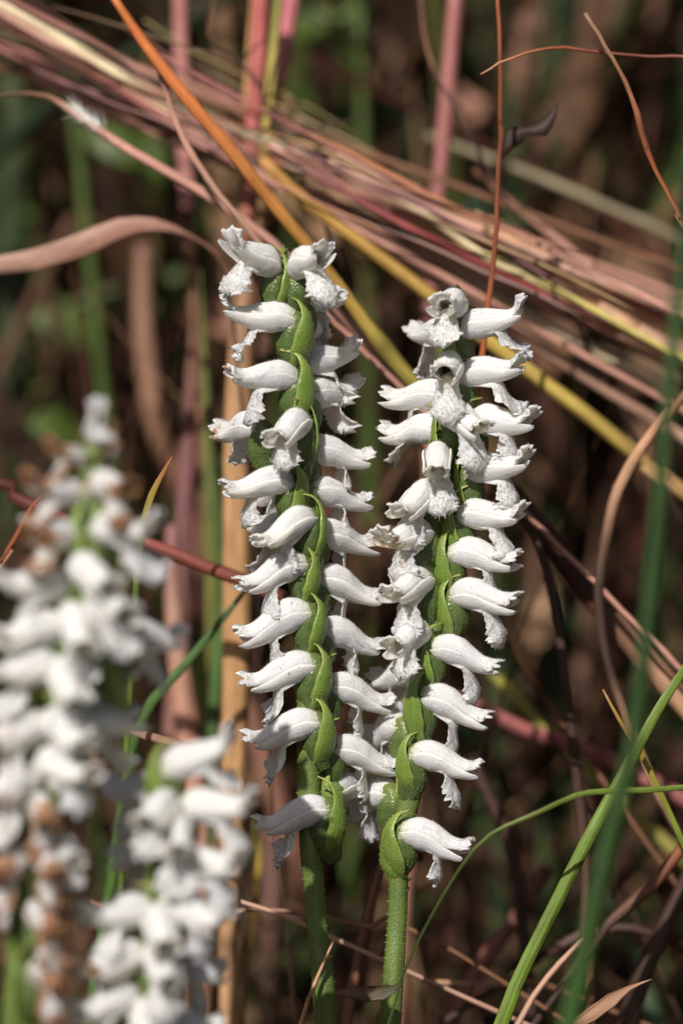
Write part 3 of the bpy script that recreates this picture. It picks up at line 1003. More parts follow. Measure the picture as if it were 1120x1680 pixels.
for q in range(34):
    u0 = fr.uniform(-60, 620)
    off = fr.gauss(0, 34)
    ln_ = fr.uniform(220, 520)
    up = lambda x: 20 + x * .50 if x < 420 else 230 + (x - 420) * .47
    a_ = fr.gauss(0, .09)
    pts = [(u0 + ln_ * k / 4, up(u0 + ln_ * k / 4) + off + a_ * ln_ * (k / 4 - .5) + fr.gauss(0, 5)) for k in range(5)]
    c_ = fr.choice([PINK, PALE, BROWN, BROWN, TAN, RUST, CREAM, DARK, ROSE])
    c_ = tuple(k * fr.uniform(.7, 1.1) for k in c_)
    stalk('grass_strand', 'thin dry strand frayed from the slanting bundle', 'grass stem', pts, [2, fr.uniform(4, 9), fr.uniform(3, 8), 2], [c_, c_], fr.uniform(.03, .07), root=None,
          group='frayed strands of the slanting bundle', rough=.06, seed=q)
stalk('grass_stalk', 'thin pale pink stem with white seed fluff, running down to the top flowers', 'grass stem',
      [(-50, 168), (20, 156), (80, 160), (124, 188), (200, 240), (340, 322), (430, 386), (490, 440), (560, 520), (640, 610), (720, 700)], [4, 8, 16, 17, 16, 16, 14], [DARK, BROWN, (.46, .25, .21), PINK, PINK, PALE], .03)
stalk('twig', 'thin greyish pink stem lying alongside the orange grass stem', 'grass stem',
      [(216, 50), (262, 118), (282, 180), (320, 260), (362, 320), (410, 378), (460, 440), (540, 520)], [6, 10, 11, 10], [BROWN, PINK, PALE, PINK], .022)
stalk('grass_stalk', 'upright pale pink stem behind the cream end of the bundle', 'grass stem',
      [(294, -20), (299, 150), (303, 250), (308, 350), (312, 420)], [24, 26, 28, 18], [ROSE, (.46, .22, .21), (.46, .22, .21), BROWN], .085)
stalk('grass_stalk', 'upright rose red stem behind the rust-coloured wiry stem', 'grass stem',
      [(748, -20), (734, 140), (726, 230), (716, 340), (708, 460), (704, 640), (706, 820), (700, 1000), (690, 1200), (668, 1400), (654, 1560), (648, 1720)], [26, 25, 24, 20, 20], [(.32, .13, .125), (.34, .145, .14), (.30, .13, .12), PINK], .075)
U_ = 'upright stems behind the tallest orchid'
for lab, pts, w, cs, d in [
    ('upright raspberry red stem above the tallest orchid', [(432, -20), (424, 120), (412, 280), (400, 420), (396, 560)], [28, 30, 24, 18], [(.38, .10, .10), (.40, .12, .11), (.34, .12, .09), BROWN], .06),
    ('upright yellow-olive stem beside the raspberry red one', [(460, -20), (446, 140), (434, 280), (424, 420)], [14, 17, 17, 12], [OLIVE, (.40, .34, .09), (.36, .26, .06), BROWN], .056),
    ('upright pink stem half hidden by the yellow-olive one', [(482, -20), (468, 80), (456, 160), (446, 260)], [28, 26, 14], [(.44, .15, .18), (.40, .13, .15), BROWN], .07),
    ('upright tan-orange stem at the edge of the raspberry red one', [(416, -20), (408, 120), (402, 280), (398, 430)], [8, 14, 16, 14], [(.40, .20, .09), STRAW, STRAW, BROWN], .063),
]:
    stalk('grass_stalk', lab, 'grass stem', pts, w, cs, d, group=U_)
stalk('straw', 'broad tan straw standing behind the tallest orchid', 'straw',
      [(408, 440), (396, 560), (393, 700), (391, 860), (389, 1000), (384, 1180), (378, 1330), (376, 1500), (374, 1700)], [30, 46, 50, 48, 44, 36, 32], [(.20, .11, .07), (.34, .20, .10), (.40, .235, .11), (.40, .24, .115), (.34, .20, .11)], .042, nodes=(.52, .75))
stalk('grass_leaf', 'dry pinkish curved leaf blade above the fading orchid', 'leaf',
      [(-30, 440), (60, 426), (140, 400), (200, 374), (256, 368), (310, 384), (356, 416), (376, 470), (384, 560)], [28, 34, 40, 34, 20, 8, 5, 4, 4], [PALE, (.44, .26, .20), (.40, .22, .16), PINK, BROWN, BROWN, DARK], .04, flat=.07, fold=.12, face=(0, -1, .25))
stalk('twig', 'wiry rust-coloured stem rising above the right sharp orchid', 'stem',
      [(817, -20), (820, 100), (819, 250), (812, 400), (802, 500), (790, 600), (764, 760), (730, 900), (712, 1080), (690, 1260), (664, 1420), (650, 1560), (644, 1720)], [6, 8, 10, 11, 10, 10], [RUST, (.16, .05, .025), (.32, .09, .03), RUST, RUST, RUST], .016)
stalk('twig', 'thin brown knotty twig with a blunt tip, sharp against dark thicket', 'twig',
      [(957, 24), (978, 58), (1000, 96), (1024, 138), (1042, 186), (1060, 250), (1090, 312), (1124, 372), (1180, 460)], [8, 7, 9, 8, 9], [(.20, .12, .08), BROWN, RUST, BROWN], .004, rough=.12, nodes=(.08, .17, .26, .38, .5))
stalk('twig', 'fine dark red twig arching flat across the knotty one', 'twig',
      [(788, 123), (820, 106), (860, 90), (905, 79), (960, 82), (1040, 91), (1140, 94), (1240, 110)], [2, 5, 6, 6], [(.36, .22, .14), RUST, (.15, .045, .035), (.20, .08, .07)], .008, rough=.1)
tw = stalk('twig', 'thin dark branching twig before the raspberry red stem', 'twig',
           [(356, -16), (344, 40), (352, 68), (398, 104), (428, 142), (450, 190), (466, 224), (500, 300)], [5, 6, 6, 5], [BROWN, DARK, DARK], .048, rough=.12)

def branch(parent, pts, w, d, c=DARK):
    W = [P(x, y, d) - parent.location for x, y in pts]
    C, par = spline(W, .0015)
    V, F, uv = sweep(C, np.interp(par, np.linspace(0, len(W) - 1, len(w)), w) * PXM * .5, 1, (0, -1, .3), 7, rough=.12, rng=np.random.default_rng(int(pts[0][0])))
    return link(bpy.data.objects.new('branch', mesh_from('branch', V, F, M_DRY, np.tile(c, (len(V), 1)), uv)), parent)


for b_ in ([(398, 104), (410, 84), (436, 64)], [(440, 160), (448, 110), (468, 68)], [(450, 190), (440, 210), (420, 228), (390, 240)], [(466, 224), (500, 214), (540, 206), (596, 192)],
           [(466, 224), (480, 250), (520, 262), (560, 290)], [(440, 212), (400, 214), (330, 232), (240, 236)], [(476, 246), (470, 280), (486, 320), (500, 350)], [(500, 214), (520, 232), (512, 262)]):
    branch(tw, b_, [6, 4, 3], .048)
stalk('grass_stalk', 'brown kinked thin stem hanging above the rose red stem', 'stem', [(690, -20), (696, 50), (712, 110), (730, 145), (760, 200)], [6, 8, 6], [BROWN, BROWN, DARK], .05)
stalk('grass_stalk', 'faint grey-green stem slanting far behind the thicket edge', 'grass stem', [(700, 220), (760, 245), (860, 282), (980, 332), (1110, 388), (1200, 430)], [12, 14, 12], [(.22, .20, .12), (.30, .27, .18), (.22, .20, .12)], .10)
stalk('grass_stalk', 'thin dusty pink stem crossing above the torn bundle', 'grass stem', [(780, 280), (820, 318), (880, 370), (930, 410), (1000, 470)], [9, 11, 10], [BROWN, PINK, PINK], .06)
stalk('grass_strand', 'tall soft dark green grass blade standing at the right edge', 'grass blade',
      [(1150, 130), (1128, 320), (1108, 520), (1090, 740), (1068, 980), (1034, 1230), (992, 1400), (958, 1570), (930, 1700)], [14, 20, 24, 28, 31, 34], [(.036, .08, .025), (.032, .08, .022), (.032, .078, .02), (.036, .09, .02)], -.075, flat=.15, fold=.3, twist=.5)
stalk('grass_strand', 'crisp bright green grass blade leaning at the lower right', 'grass blade',
      [(1180, 1010), (1126, 1090), (1076, 1166), (1020, 1270), (960, 1380), (900, 1500), (850, 1602), (812, 1700)], [9, 15, 20, 23, 23, 25], [(.12, .15, .03), (.13, .21, .03), (.15, .25, .035), (.15, .25, .035)], (.004, -.002), flat=.14, fold=.3)
stalk('grass_strand', 'fine green grass blade crossing the lowest flower of the right sharp orchid', 'grass blade',
      [(1180, 1284), (1120, 1292), (1060, 1297), (985, 1300), (940, 1308), (880, 1336), (800, 1374), (752, 1428), (704, 1510), (664, 1592), (630, 1700)], [7, 10, 9, 6, 5, 4], [(.15, .23, .04), (.17, .26, .045), (.14, .19, .04), (.05, .08, .02), (.05, .09, .02)], (-.004, -.012, -.010), flat=.25, fold=.2)  # last dark greens are shade on the lower end, painted as colour
stalk('grass_strand', 'narrow yellow-green blade under the crisp bright green one', 'grass blade',
      [(990, 1130), (1016, 1180), (1050, 1236), (1080, 1296), (1110, 1362), (1150, 1450)], [3, 8, 10, 9], [(.40, .25, .10), (.40, .24, .03), (.22, .28, .04), (.10, .16, .03)], .006, flat=.25)
stalk('dead_stalk', 'slim dark brown stem standing right of the sharp orchids', 'stem',
      [(850, 800), (874, 872), (902, 960), (924, 1090), (942, 1230), (960, 1400), (964, 1560), (968, 1700)], [12, 16, 18, 18], [DARK, DARK, DARK, BROWN], .026, nodes=(.4,))
stalk('dead_stalk', 'tan and black banded stem curving beside the tall green blade', 'stem',
      [(1124, 640), (1096, 672), (1050, 730), (1010, 800), (990, 880), (978, 960), (984, 1040), (1000, 1110), (1030, 1190), (1090, 1330), (1140, 1420)], [12, 18, 20, 18, 16, 14, 13], [BROWN, (.34, .18, .11), (.45, .27, .17), DARK, DARK, DARK, (.3, .17, .1), PALE], .022, nodes=(.3, .45))
stalk('dead_stalk', 'maroon stem running behind the fading orchid to the tan straw', 'stem',
      [(-40, 782), (20, 810), (90, 846), (170, 866), (260, 898), (330, 926), (410, 956), (480, 990)], [20, 24, 24, 22, 24], [MAROON, (.14, .04, .035), (.20, .06, .045), (.15, .05, .04)], .022, rough=.05, root='start')
stalk('twig', 'little orange-brown twig at the joint of the maroon stem', 'twig', [(72, 808), (50, 834), (24, 884), (0, 924), (-40, 980)], [4, 9, 9], [RUST, RUST, BROWN], .012, rough=.1)
stalk('grass_strand', 'narrow green blade crossing the tan straw by the maroon stem', 'grass blade', [(420, 944), (390, 984), (340, 1046), (290, 1106), (250, 1150), (216, 1230), (200, 1330)], [4, 13, 16, 14], [(.05, .10, .03), (.06, .14, .03), (.08, .18, .035)], .026, flat=.2)
stalk('grass_strand', 'short upright blade tipped orange beside the fading orchid', 'grass blade', [(284, 748), (268, 778), (250, 812), (236, 860), (226, 930), (220, 1040)], [2, 11, 12, 10], [(.40, .14, .05), (.30, .20, .04), (.14, .18, .03), (.10, .14, .03)], .004, flat=.25)
V_ = 'upright stems left of the tan straw'
for lab, pts, w, cs, d in [
    ('upright plum brown stem left of the tan straw', [(318, 470), (312, 640), (304, 820), (296, 1000), (284, 1200), (270, 1400)], [3, 26, 36, 34, 36], [BROWN, PURPLE, (.20, .10, .09), (.22, .11, .09)], .075),
    ('upright olive green stem left of the tan straw', [(326, 440), (336, 620), (344, 820), (346, 980), (338, 1180), (332, 1350)], [2, 18, 24, 24, 22], [(.12, .13, .04), (.11, .14, .04), (.17, .17, .045), (.15, .15, .04)], .075),
    ('upright fresh green stem touching the tan straw on its left', [(352, 740), (362, 880), (362, 1020), (352, 1180), (348, 1400)], [2, 18, 22, 22, 18], [(.045, .09, .025), (.05, .10, .025), (.045, .085, .025)], .06),
    ('broad dusty pink stem foot left of the olive stem', [(284, 860), (286, 1000), (296, 1100), (310, 1200), (330, 1400)], [24, 30, 44, 44], [PURPLE, PALE, (.42, .22, .16), PINK], .065),
    ('greyish brown upright stem behind the orange-tipped blade', [(236, 400), (234, 520), (246, 640), (262, 720), (300, 800), (330, 900)], [26, 34, 30, 34], [(.2, .11, .08), (.30, .17, .12), BROWN, (.22, .11, .08)], .13),
]:
    stalk('grass_stalk', lab, 'grass stem', pts, w, cs, d, group=V_)
LO = 'dead stems low behind the orchids'
for lab, pts, w, cs, d in [
    ('thin pale twig lying level behind both orchid stems', [(380, 1496), (470, 1498), (540, 1510), (610, 1524), (700, 1540)], [6, 8, 8], [PALE, (.34, .2, .14), BROWN], .016),
    ('reddish brown stem leaning between the two orchid stems', [(650, 1370), (622, 1440), (600, 1520), (580, 1600), (562, 1700)], [14, 18, 20], [BROWN, (.2, .09, .06), BROWN], .022),
    ('thin tan stem propped against the left orchid stem', [(548, 1540), (530, 1580), (508, 1636), (488, 1700)], [3, 7, 8], [PALE, TAN, TAN], -.004),
    ('dark reddish stem low at the right behind the crisp blade', [(1140, 1360), (1110, 1400), (1060, 1460), (1000, 1510), (940, 1590)], [18, 22, 14], [RUST, (.12, .06, .04), DARK], .02),
    ('thick dark stem leaning at the lower right corner', [(1150, 1400), (1110, 1480), (1064, 1580), (1020, 1700)], [24, 30, 34], [DARK, DARK, DARK], .03),
    ('maroon pink stem sloping away behind the right sharp orchid', [(700, 1120), (800, 1166), (860, 1196), (920, 1216), (1000, 1246), (1080, 1290)], [22, 24, 26], [ROSE, (.34, .11, .11), (.22, .08, .08)], .055),
    ('olive stem sloping beside the maroon pink one', [(720, 1010), (790, 1090), (840, 1140), (892, 1196), (960, 1260)], [14, 20, 22], [(.14, .13, .04), (.26, .25, .05), (.24, .22, .06)], .06),
    ('pale dry leaf strip hanging by the slim dark stem', [(832, 996), (838, 1030), (856, 1080), (886, 1132), (920, 1180)], [10, 16, 8], [(.3, .17, .1), TAN, BROWN], .036),
    ('maroon stem sloping low by the right orchid stem', [(900, 1420), (850, 1500), (790, 1580), (730, 1690)], [22, 26, 28], [(.14, .05, .04), (.2, .08, .07), (.2, .08, .07)], .05),
    ('pale thin twig low at the right behind the crisp blade', [(960, 1540), (920, 1580), (880, 1630), (840, 1700)], [8, 10, 10], [PALE, (.36, .22, .16), PALE], .012),
    ('thin straw-coloured twig level behind the right orchid stem', [(690, 1608), (760, 1612), (830, 1614), (900, 1616)], [8, 9, 8], [TAN, (.4, .25, .18), BROWN], .03),
    ('dark brown stem rising behind the lowest right flowers', [(770, 1240), (800, 1300), (830, 1360), (850, 1440), (862, 1560)], [20, 24, 20], [DARK, (.06, .03, .025), DARK], .045),
    ('yellow-tan leaf strip below the short orchid spike', [(412, 1330), (420, 1390), (422, 1440), (416, 1500)], [12, 24, 10], [OLIVE, (.38, .28, .07), (.3, .2, .06)], .045),
    ('brown stem crossing low behind the short orchid spike', [(150, 1480), (200, 1500), (300, 1500), (400, 1496), (460, 1500)], [8, 9, 8], [BROWN, PALE, PALE], .014),
    ('dark twig slanting up behind the tall soft blade', [(1130, 1560), (1040, 1520), (960, 1530), (900, 1560), (840, 1600)], [10, 18, 12], [DARK, (.09, .05, .04), DARK], .034),
]:
    stalk('dead_stalk', lab, 'stem', pts, w, cs, d, group=LO, rough=.04)


def dry_leaf(label, pts, w, cs, d, roll, parent_name='dry_leaf'):
    return stalk('dry_leaf', label, 'leaf', pts, w, cs, d, root=None, flat=.06, fold=.45, twist=roll, mat=M_DRY, rough=.05, face=(0, -1, .5))


dry_leaf('curled rust and tan dead leaf at the lower right corner', [(930, 1694), (968, 1668), (1000, 1642), (1030, 1622), (1066, 1608)], [10, 26, 30, 14, 3], [(.34, .21, .12), (.26, .15, .09), (.17, .08, .05), (.34, .22, .14)], -.004, 1.3)
dry_leaf('small grey-green dried leaf between the two orchid stems', [(552, 1626), (590, 1628), (625, 1626), (660, 1612)], [4, 26, 34, 10], [BROWN, (.045, .036, .02), (.05, .05, .024)], -.006, 1.0)
dry_leaf('dark withered curled leaf dangling from the wiry rust-coloured stem', [(820, 262), (840, 224), (862, 216), (886, 212), (904, 190), (912, 172)], [4, 34, 16, 30, 12, 2], [(.03, .014, .009), (.022, .011, .007), (.03, .014, .009)], .022, .1)
dry_leaf('small dry pinkish leaf scrap right of the short orchid spike', [(206, 1196), (240, 1206), (290, 1218), (320, 1220)], [4, 16, 12, 2], [PALE, (.3, .17, .13), BROWN], .01, .3)

# seed fluff caught on the pale pink stem
r = np.random.default_rng(9)
c0 = np.array(P(146, 196, .027))
ln = np.array(P(170, 212, .027)) - np.array(P(122, 178, .027))
hp = c0 + r.uniform(-.5, .5, (150, 1)) * ln + r.normal(0, .0003, (150, 3))
hd = np.tile(np.array([-.75, -.2, .7]), (150, 1)) + r.normal(0, .22, (150, 3))
HV, HF = hairs(hp, hd / np.linalg.norm(hd, axis=1, keepdims=True), r, .0026, .00005)
m_f, nt_f, b_f, _, _ = new_mat('fluff')
b_f.inputs['Base Color'].default_value = (.8, .79, .76, 1)
b_f.inputs['Roughness'].default_value = .5
fo = link(bpy.data.objects.new('seed_fluff', mesh_from('seed_fluff', HV - c0, HF, m_f)))
fo.location = c0
tag(fo, 'tuft of white seed fluff caught on the thin pale pink stem', 'seed fluff')


# ------------------------------------------------------------------ the thicket behind (a mass of grass nobody could count)
def blade_mass(name, label, n, place, hgt, wid, lean, palette, seed, rings=8, curl=1.6):
    r = np.random.default_rng(seed)
    root = place(r, n)
    h = r.uniform(hgt[0], hgt[1], n)
    az = r.uniform(0, 2 * np.pi, n)
    le = np.abs(r.normal(0, lean, n))
    az = np.where((root[:, 1] > .03) & (root[:, 1] + le * h * np.sin(az) < .10), np.abs(np.pi - np.abs(az - np.pi)), az)
    wd = r.uniform(wid[0], wid[1], n) * .5
    s = np.linspace(0, 1, rings)
    pw = r.uniform(1.0, curl + .8, n)
    dx = (le * h)[:, None] * s[None] ** pw[:, None]
    sag = np.clip(1 - .35 * le, .35, 1)
    Z = root[:, 2:3] + h[:, None] * s[None] * sag[:, None] - (h * le * .25)[:, None] * s[None] ** 3
    X = root[:, 0:1] + dx * np.cos(az)[:, None]
    Y = root[:, 1:2] + dx * np.sin(az)[:, None]
    wob = r.normal(0, 1, (n, 2, 1)) * .010 * np.sin(s * 5 + 1)[None, None]
    C = np.stack([X + wob[:, 0], Y + wob[:, 1], Z], axis=2)
    a2 = r.uniform(0, 2 * np.pi, n)
    W = np.stack([np.cos(a2), np.sin(a2), np.zeros(n)], axis=1)
    Nn = np.stack([-np.sin(a2), np.cos(a2), np.zeros(n)], axis=1)
    taper = np.clip(1 - s, 0, 1) ** .55 * .95 + .05
    ww = wd[:, None] * taper[None]
    A = C - W[:, None] * ww[..., None]
    Bm = C + Nn[:, None] * (ww * .45)[..., None]
    D = C + W[:, None] * ww[..., None]
    V = np.stack([A, Bm, D], axis=2).reshape(-1, 3)          # n, rings, 3
    i = np.arange(n)[:, None, None] * rings * 3 + np.arange(rings - 1)[None, :, None] * 3 + np.arange(2)[None, None, :]
    i = i.reshape(-1)
    F = np.stack([i, i + 1, i + 4, i + 3], axis=1)
    pal = np.array([p[0] for p in palette])
    pr = np.array([p[1] for p in palette], float)
    c = pal[r.choice(len(pal), n, p=pr / pr.sum())] * r.uniform(.4, 1.2, (n, 1))
    cols = np.repeat(c, rings * 3, axis=0)
    g0 = r.uniform(0, 50, n)
    uv = np.stack([(g0[:, None, None] + h[:, None, None] * s[None, :, None] + np.zeros((1, 1, 3))).reshape(-1),
                   (ww[..., None] * np.array([-1, 0, 1])).reshape(-1)], axis=1)
    o = link(bpy.data.objects.new(name, mesh_from(name, V, F, M_MASS, cols, uv)))
    return tag(o, label, None, None, 'stuff')


def wedge(y0, y1, power=1.0, spread=1.0, xoff=0.0):
    """ground points seen behind the flowers, y0..y1 metres behind them"""
    def f(r, n):
        y = y0 + (y1 - y0) * r.random(n) ** power
        half = (.07 + (y + DIST) * .16) * spread
        x = r.uniform(-1, 1, n) * half + xoff
        return np.stack([x, y, np.full(n, -.015)], axis=1)
    return f


DEADPAL = [((.10, .052, .030), 3), ((.20, .11, .065), 2), ((.05, .028, .018), 4), ((.40, .25, .15), .8), ((.18, .07, .055), 1.2), ((.34, .18, .13), .7)]
GREENPAL = [((.045, .085, .026), 3), ((.08, .14, .035), 2), ((.14, .16, .05), 1.2), ((.05, .09, .045), 1.5)]

# named soft shapes deep in the thicket
FAR = 'blurred dry stalks deep in the thicket'
REED = ['behind the torn joint of the bundle, broad and tan',
        'just left of the upright rose red stem, broad and pinkish',
        'between the rose red and raspberry red stems, thin',
        'right of the wiry rust-coloured stem, greyish',
        'behind the tip of the flat arching twig',
        'behind the knotty brown twig, dim',
        'above the orange-tan arching stem, wide and brown',
        'behind the curved pinkish leaf blade, low',
        'over the fading orchid, pale and soft',
        'behind the upper end of the cream bundle stem',
        'right of the sharp orchids, dim brown',
        'behind the banded curving stem, pale brown',
        'behind the maroon end of the orange stem, wide',
        'behind the mustard yellow stem, dark',
        'yellowish, behind the upright pale pink stem',
        'behind the foot of the fading orchid',
        'left of the left orchid stem, dim',
        'right of the right orchid stem, dim']
for q_, (x0, x1, y0, y1, w_, c_, d_) in enumerate([
    (1010, 1030, -40, 620, 50, (.34, .20, .11), .24), (640, 652, -40, 300, 44, (.34, .21, .15), .22), (590, 600, -40, 420, 26, (.22, .12, .08), .18),
    (870, 850, -40, 500, 30, (.30, .18, .13), .28), (1080, 1090, -40, 500, 30, (.24, .13, .09), .2), (930, 960, -40, 420, 30, (.2, .12, .09), .3),
    (540, 552, -40, 200, 40, (.28, .15, .10), .26), (60, 70, 380, 900, 34, (.26, .15, .10), .2), (200, 214, 440, 900, 30, (.34, .2, .13), .22),
    (160, 150, -40, 400, 36, (.26, .13, .1), .24), (780, 790, 600, 1200, 30, (.2, .11, .08), .2), (1000, 960, 800, 1500, 34, (.26, .15, .11), .16),
    (1060, 1040, 880, 1500, 40, (.28, .17, .12), .2), (870, 880, 480, 900, 30, (.2, .1, .07), .17), (255, 240, -40, 500, 30, (.34, .28, .10), .2),
    (150, 140, 1150, 1680, 26, (.16, .09, .07), .2), (440, 450, 1350, 1700, 30, (.22, .12, .1), .12), (720, 740, 1300, 1700, 26, (.22, .13, .09), .13)]):
    stalk('dry_reed', 'blurred dry reed ' + REED[q_], 'stalk', [(x0, y0), ((x0 + x1) / 2 + (x0 * 7 % 50) - 25, (y0 + y1) / 2), (x1, y1)], [w_ * .6, w_, w_ * .8],
          [tuple(k * .75 for k in c_), tuple(k * .9 for k in c_), tuple(k * .6 for k in c_)], d_ * 1.0, group=FAR, seed=int(x0))
FARG = 'blurred green blades deep in the thicket'
SEDGE = ['yellowish and broad behind the cream bundle stem',
         'behind the dark shrivelled leaf',
         'between the wiry rust-coloured stem and the tan reed',
         'behind the thick tan sheath stem',
         'behind the knotty brown twig',
         'behind the tip of the left sharp orchid',
         'right of the right sharp orchid, by the maroon pink stem',
         'behind the mustard yellow stem',
         'over the tip of the right sharp orchid',
         'behind the tall soft dark green blade',
         'low behind the slim dark brown stem',
         'low between the crisp blade and the right orchid',
         'broad behind the fading orchid',
         'right of the upright rose red stem']
for q_, (x0, x1, y0, y1, w_, d_) in enumerate([(10, 20, -40, 420, 60, .2), (900, 905, -40, 360, 50, .26), (830, 850, 100, 560, 40, .2), (960, 940, 100, 700, 36, .22), (1110, 1090, -40, 300, 40, .3),
                               (480, 470, 300, 620, 30, .2), (800, 815, 850, 1300, 40, .17), (860, 900, 640, 1000, 44, .2), (700, 715, 350, 640, 40, .22), (1100, 1080, 800, 1150, 36, .2),
                               (880, 900, 1300, 1650, 36, .15), (660, 690, 1400, 1690, 30, .12), (30, 60, 480, 900, 50, .22), (780, 800, -40, 200, 40, .3)]):
    stalk('sedge_strand', 'blurred green blade ' + SEDGE[q_], 'grass', [(x0, y0), ((x0 + x1) / 2 + 6, (y0 + y1) / 2), (x1, y1)], [w_ * .4, w_, w_ * .8],
          [(.12, .13, .04) if x0 < 100 else (.065, .09, .033), (.05, .078, .028), (.04, .07, .027)], d_ * .85, flat=.15, fold=.3, group=FARG, seed=int(x0))


def herb(label, leaves, d, foot_px, seed):
    rnd = random.Random(seed)
    f = P(foot_px[0], foot_px[1], d)
    f.z = -.012
    root_ = link(bpy.data.objects.new('herb', None))
    root_.location = f
    root_.empty_display_size = .01
    tag(root_, label, 'herb')
    topp = max(leaves, key=lambda q: -q[1])
    tp = P(topp[0], topp[1], d) - f
    C, par = spline([Vector((0, 0, 0)), tp * .5 + Vector((.004, 0, 0)), tp], .004)
    V, F, uv = sweep(C, np.linspace(.0016, .0008, len(C)), 1, (0, -1, .1), 8)
    so = link(bpy.data.objects.new('stem', mesh_from('stem', V, F, M_BLADE, np.tile([.09, .14, .04], (len(V), 1)), uv)), root_)
    for (x, y, L_, ang, dd) in leaves:
        p = P(x, y, d + dd) - f
        i = int(np.argmin(np.linalg.norm(C - np.array(p), axis=1)))
        a = Vector(C[i])
        t_ = Vector((math.cos(ang), rnd.uniform(-.4, .1), math.sin(ang))).normalized() * L_ * PXM * 1.4
        pts_ = [a, p - t_ * .5, p, p + t_ * .5 + Vector((0, 0, -.003))]
        Cl, pr = spline(pts_, .003)
        tt = np.interp(pr, [0, 1, 2, 3], [0, .02, .5, 1])
        rad = np.where(pr < 1, .0005, .0005 + L_ * PXM * .42 * np.sin(np.pi * np.clip(tt, 0, 1)) ** .8)
        V, F, uv = sweep(Cl, rad, .06, (.15, -.8, .6), 10, .25)
        lo = link(bpy.data.objects.new('leaf', mesh_from('leaf', V, F, M_BLADE, np.tile(np.array([.085, .145, .028]) * rnd.uniform(.7, 1.2), (len(V), 1)), uv)), root_)


herb('blurred leafy green herb deep behind the fading orchid', [(100, 520, 120, -.3, .0), (262, 500, 90, .2, .02), (40, 640, 80, .4, .01), (52, 360, 90, 1.0, .02), (300, 470, 70, -.6, .0), (96, 700, 90, -.2, -.02)], .165, (150, 1400), 3)
herb('blurred green herb leaf cluster peeping under the slanting bundle', [(190, 232, 110, -.2, .0), (110, 70, 90, .3, .03), (250, 250, 70, -.9, .02)], .13, (200, 1400), 4)
herb('blurred bright green herb high beside the upright pink stems', [(515, 30, 90, .8, .0), (560, 70, 60, -.4, .03), (590, 10, 60, 1.2, .02)], .15, (540, 1500), 5)

blade_mass('dry_grass', 'mass of brown dry grass filling the thicket behind', 4400, wedge(.15, 1.1, 1.1, 1.5), (.12, .50), (.0025, .009), .7, DEADPAL, 11)
blade_mass('dry_grass', 'tangle of low dead stems behind the orchids', 2600, wedge(.10, .55, 1.0, 1.3), (.05, .17), (.0015, .005), 1.5, DEADPAL, 12)
blade_mass('green_grass', 'mass of green grass mixed through the thicket', 2300, wedge(.16, 1.1, 1.0, 1.5), (.12, .45), (.003, .008), .35, GREENPAL, 13)
blade_mass('green_grass', 'short green shoots low among the dead stems', 700, wedge(.05, .4, 1.0, 1.2), (.03, .10), (.002, .005), .5, GREENPAL, 14)
blade_mass('dry_grass', 'distant dry grass closing the view', 6000, wedge(1.0, 3.2, 1.0, 1.8), (.35, .8), (.006, .014), .35, DEADPAL, 15)


blade_mass('dry_grass', 'fine tangle of thin broken stems close behind the orchids', 900, wedge(.05, .22, 1.0, 1.1), (.06, .20), (.0006, .0018), 1.4, DEADPAL, 17)


def front(r, n):
    y = r.uniform(-.40, .05, n)
    x = r.uniform(-.35, .35, n)
    return np.stack([x, y, np.full(n, -.015)], axis=1)


blade_mass('dry_grass', 'low dead grass round the orchid stems', 1800, front, (.015, .045), (.0015, .004), 1.5, DEADPAL, 16)


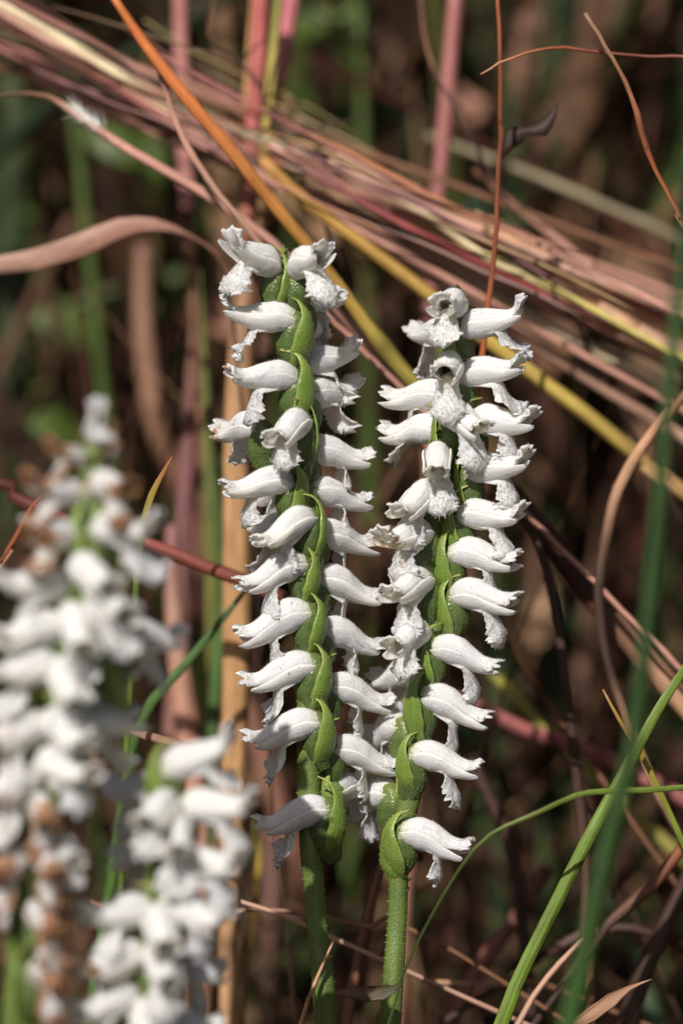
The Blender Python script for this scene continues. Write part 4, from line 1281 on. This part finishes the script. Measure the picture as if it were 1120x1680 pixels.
def leaf_mass(name, label, n, place, size, zr, palette, seed, tiltmax):
    r = np.random.default_rng(seed)
    p = place(r, n)
    p[:, 2] = r.uniform(zr[0], zr[1], n) * r.random(n)
    L = r.uniform(size[0], size[1], n)
    az = r.uniform(0, 2 * np.pi, n)
    ti = r.normal(0, tiltmax, n)
    X = np.stack([np.cos(az) * np.cos(ti), np.sin(az) * np.cos(ti), np.sin(ti)], axis=1)
    Yv = np.cross(np.array([0, 0, 1.]), X) + r.normal(0, .35, (n, 3))
    Yv -= X * (X * Yv).sum(1, keepdims=True)
    Yv /= np.linalg.norm(Yv, axis=1, keepdims=True)
    Z = np.cross(X, Yv)
    u = np.linspace(0, 1, 6)
    prof = np.array([.04, .7, 1, .85, .5, .03]) * .28
    cu = r.normal(.15, .35, n)
    fo_ = r.uniform(-.2, .7, n)
    rows = []
    for j, v in enumerate((-1, 0, 1)):
        q = p[:, None] + X[:, None] * (L[:, None] * (u[None] - .5))[..., None] + Yv[:, None] * (L[:, None] * prof[None] * v)[..., None]
        q = q + Z[:, None] * (L[:, None] * (cu[:, None] * (u[None] - .5) ** 2 + fo_[:, None] * prof[None] * abs(v)))[..., None]
        rows.append(q)
    V = np.stack(rows, axis=2).reshape(-1, 3)
    i = (np.arange(n)[:, None, None] * 18 + np.arange(5)[None, :, None] * 3 + np.arange(2)[None, None, :]).reshape(-1)
    F = np.stack([i, i + 1, i + 4, i + 3], axis=1)
    pal = np.array([q[0] for q in palette])
    pr = np.array([q[1] for q in palette], float)
    c = pal[r.choice(len(pal), n, p=pr / pr.sum())] * r.uniform(.4, 1.2, (n, 1))
    uv = np.stack([np.tile(np.repeat(u, 3), n) * .02 + np.repeat(r.uniform(0, 9, n), 18), np.tile(np.tile([-1, 0, 1], 6), n) * .004], axis=1)
    o = link(bpy.data.objects.new(name, mesh_from(name, V, F, M_MASS, np.repeat(c, 18, axis=0), uv)))
    return tag(o, label, None, None, 'stuff')


leaf_mass('leaf_litter', 'brown dead leaves littering the soil', 4200, wedge(-.1, 1.2, 1.0, 1.6), (.012, .04), (-.01, .02), DEADPAL, 31, .35)
leaf_mass('herb_leaves', 'blurred green herb leaves left in the thicket', 420, wedge(.16, .5, 1.0, .8, -.09), (.018, .04), (.02, .26), GREENPAL, 32, .5)
leaf_mass('dead_leaves', 'blurred brown dead leaves hanging in the thicket', 2000, wedge(.14, .6, 1.0, 1.2), (.010, .030), (.02, .30), DEADPAL, 33, .7)
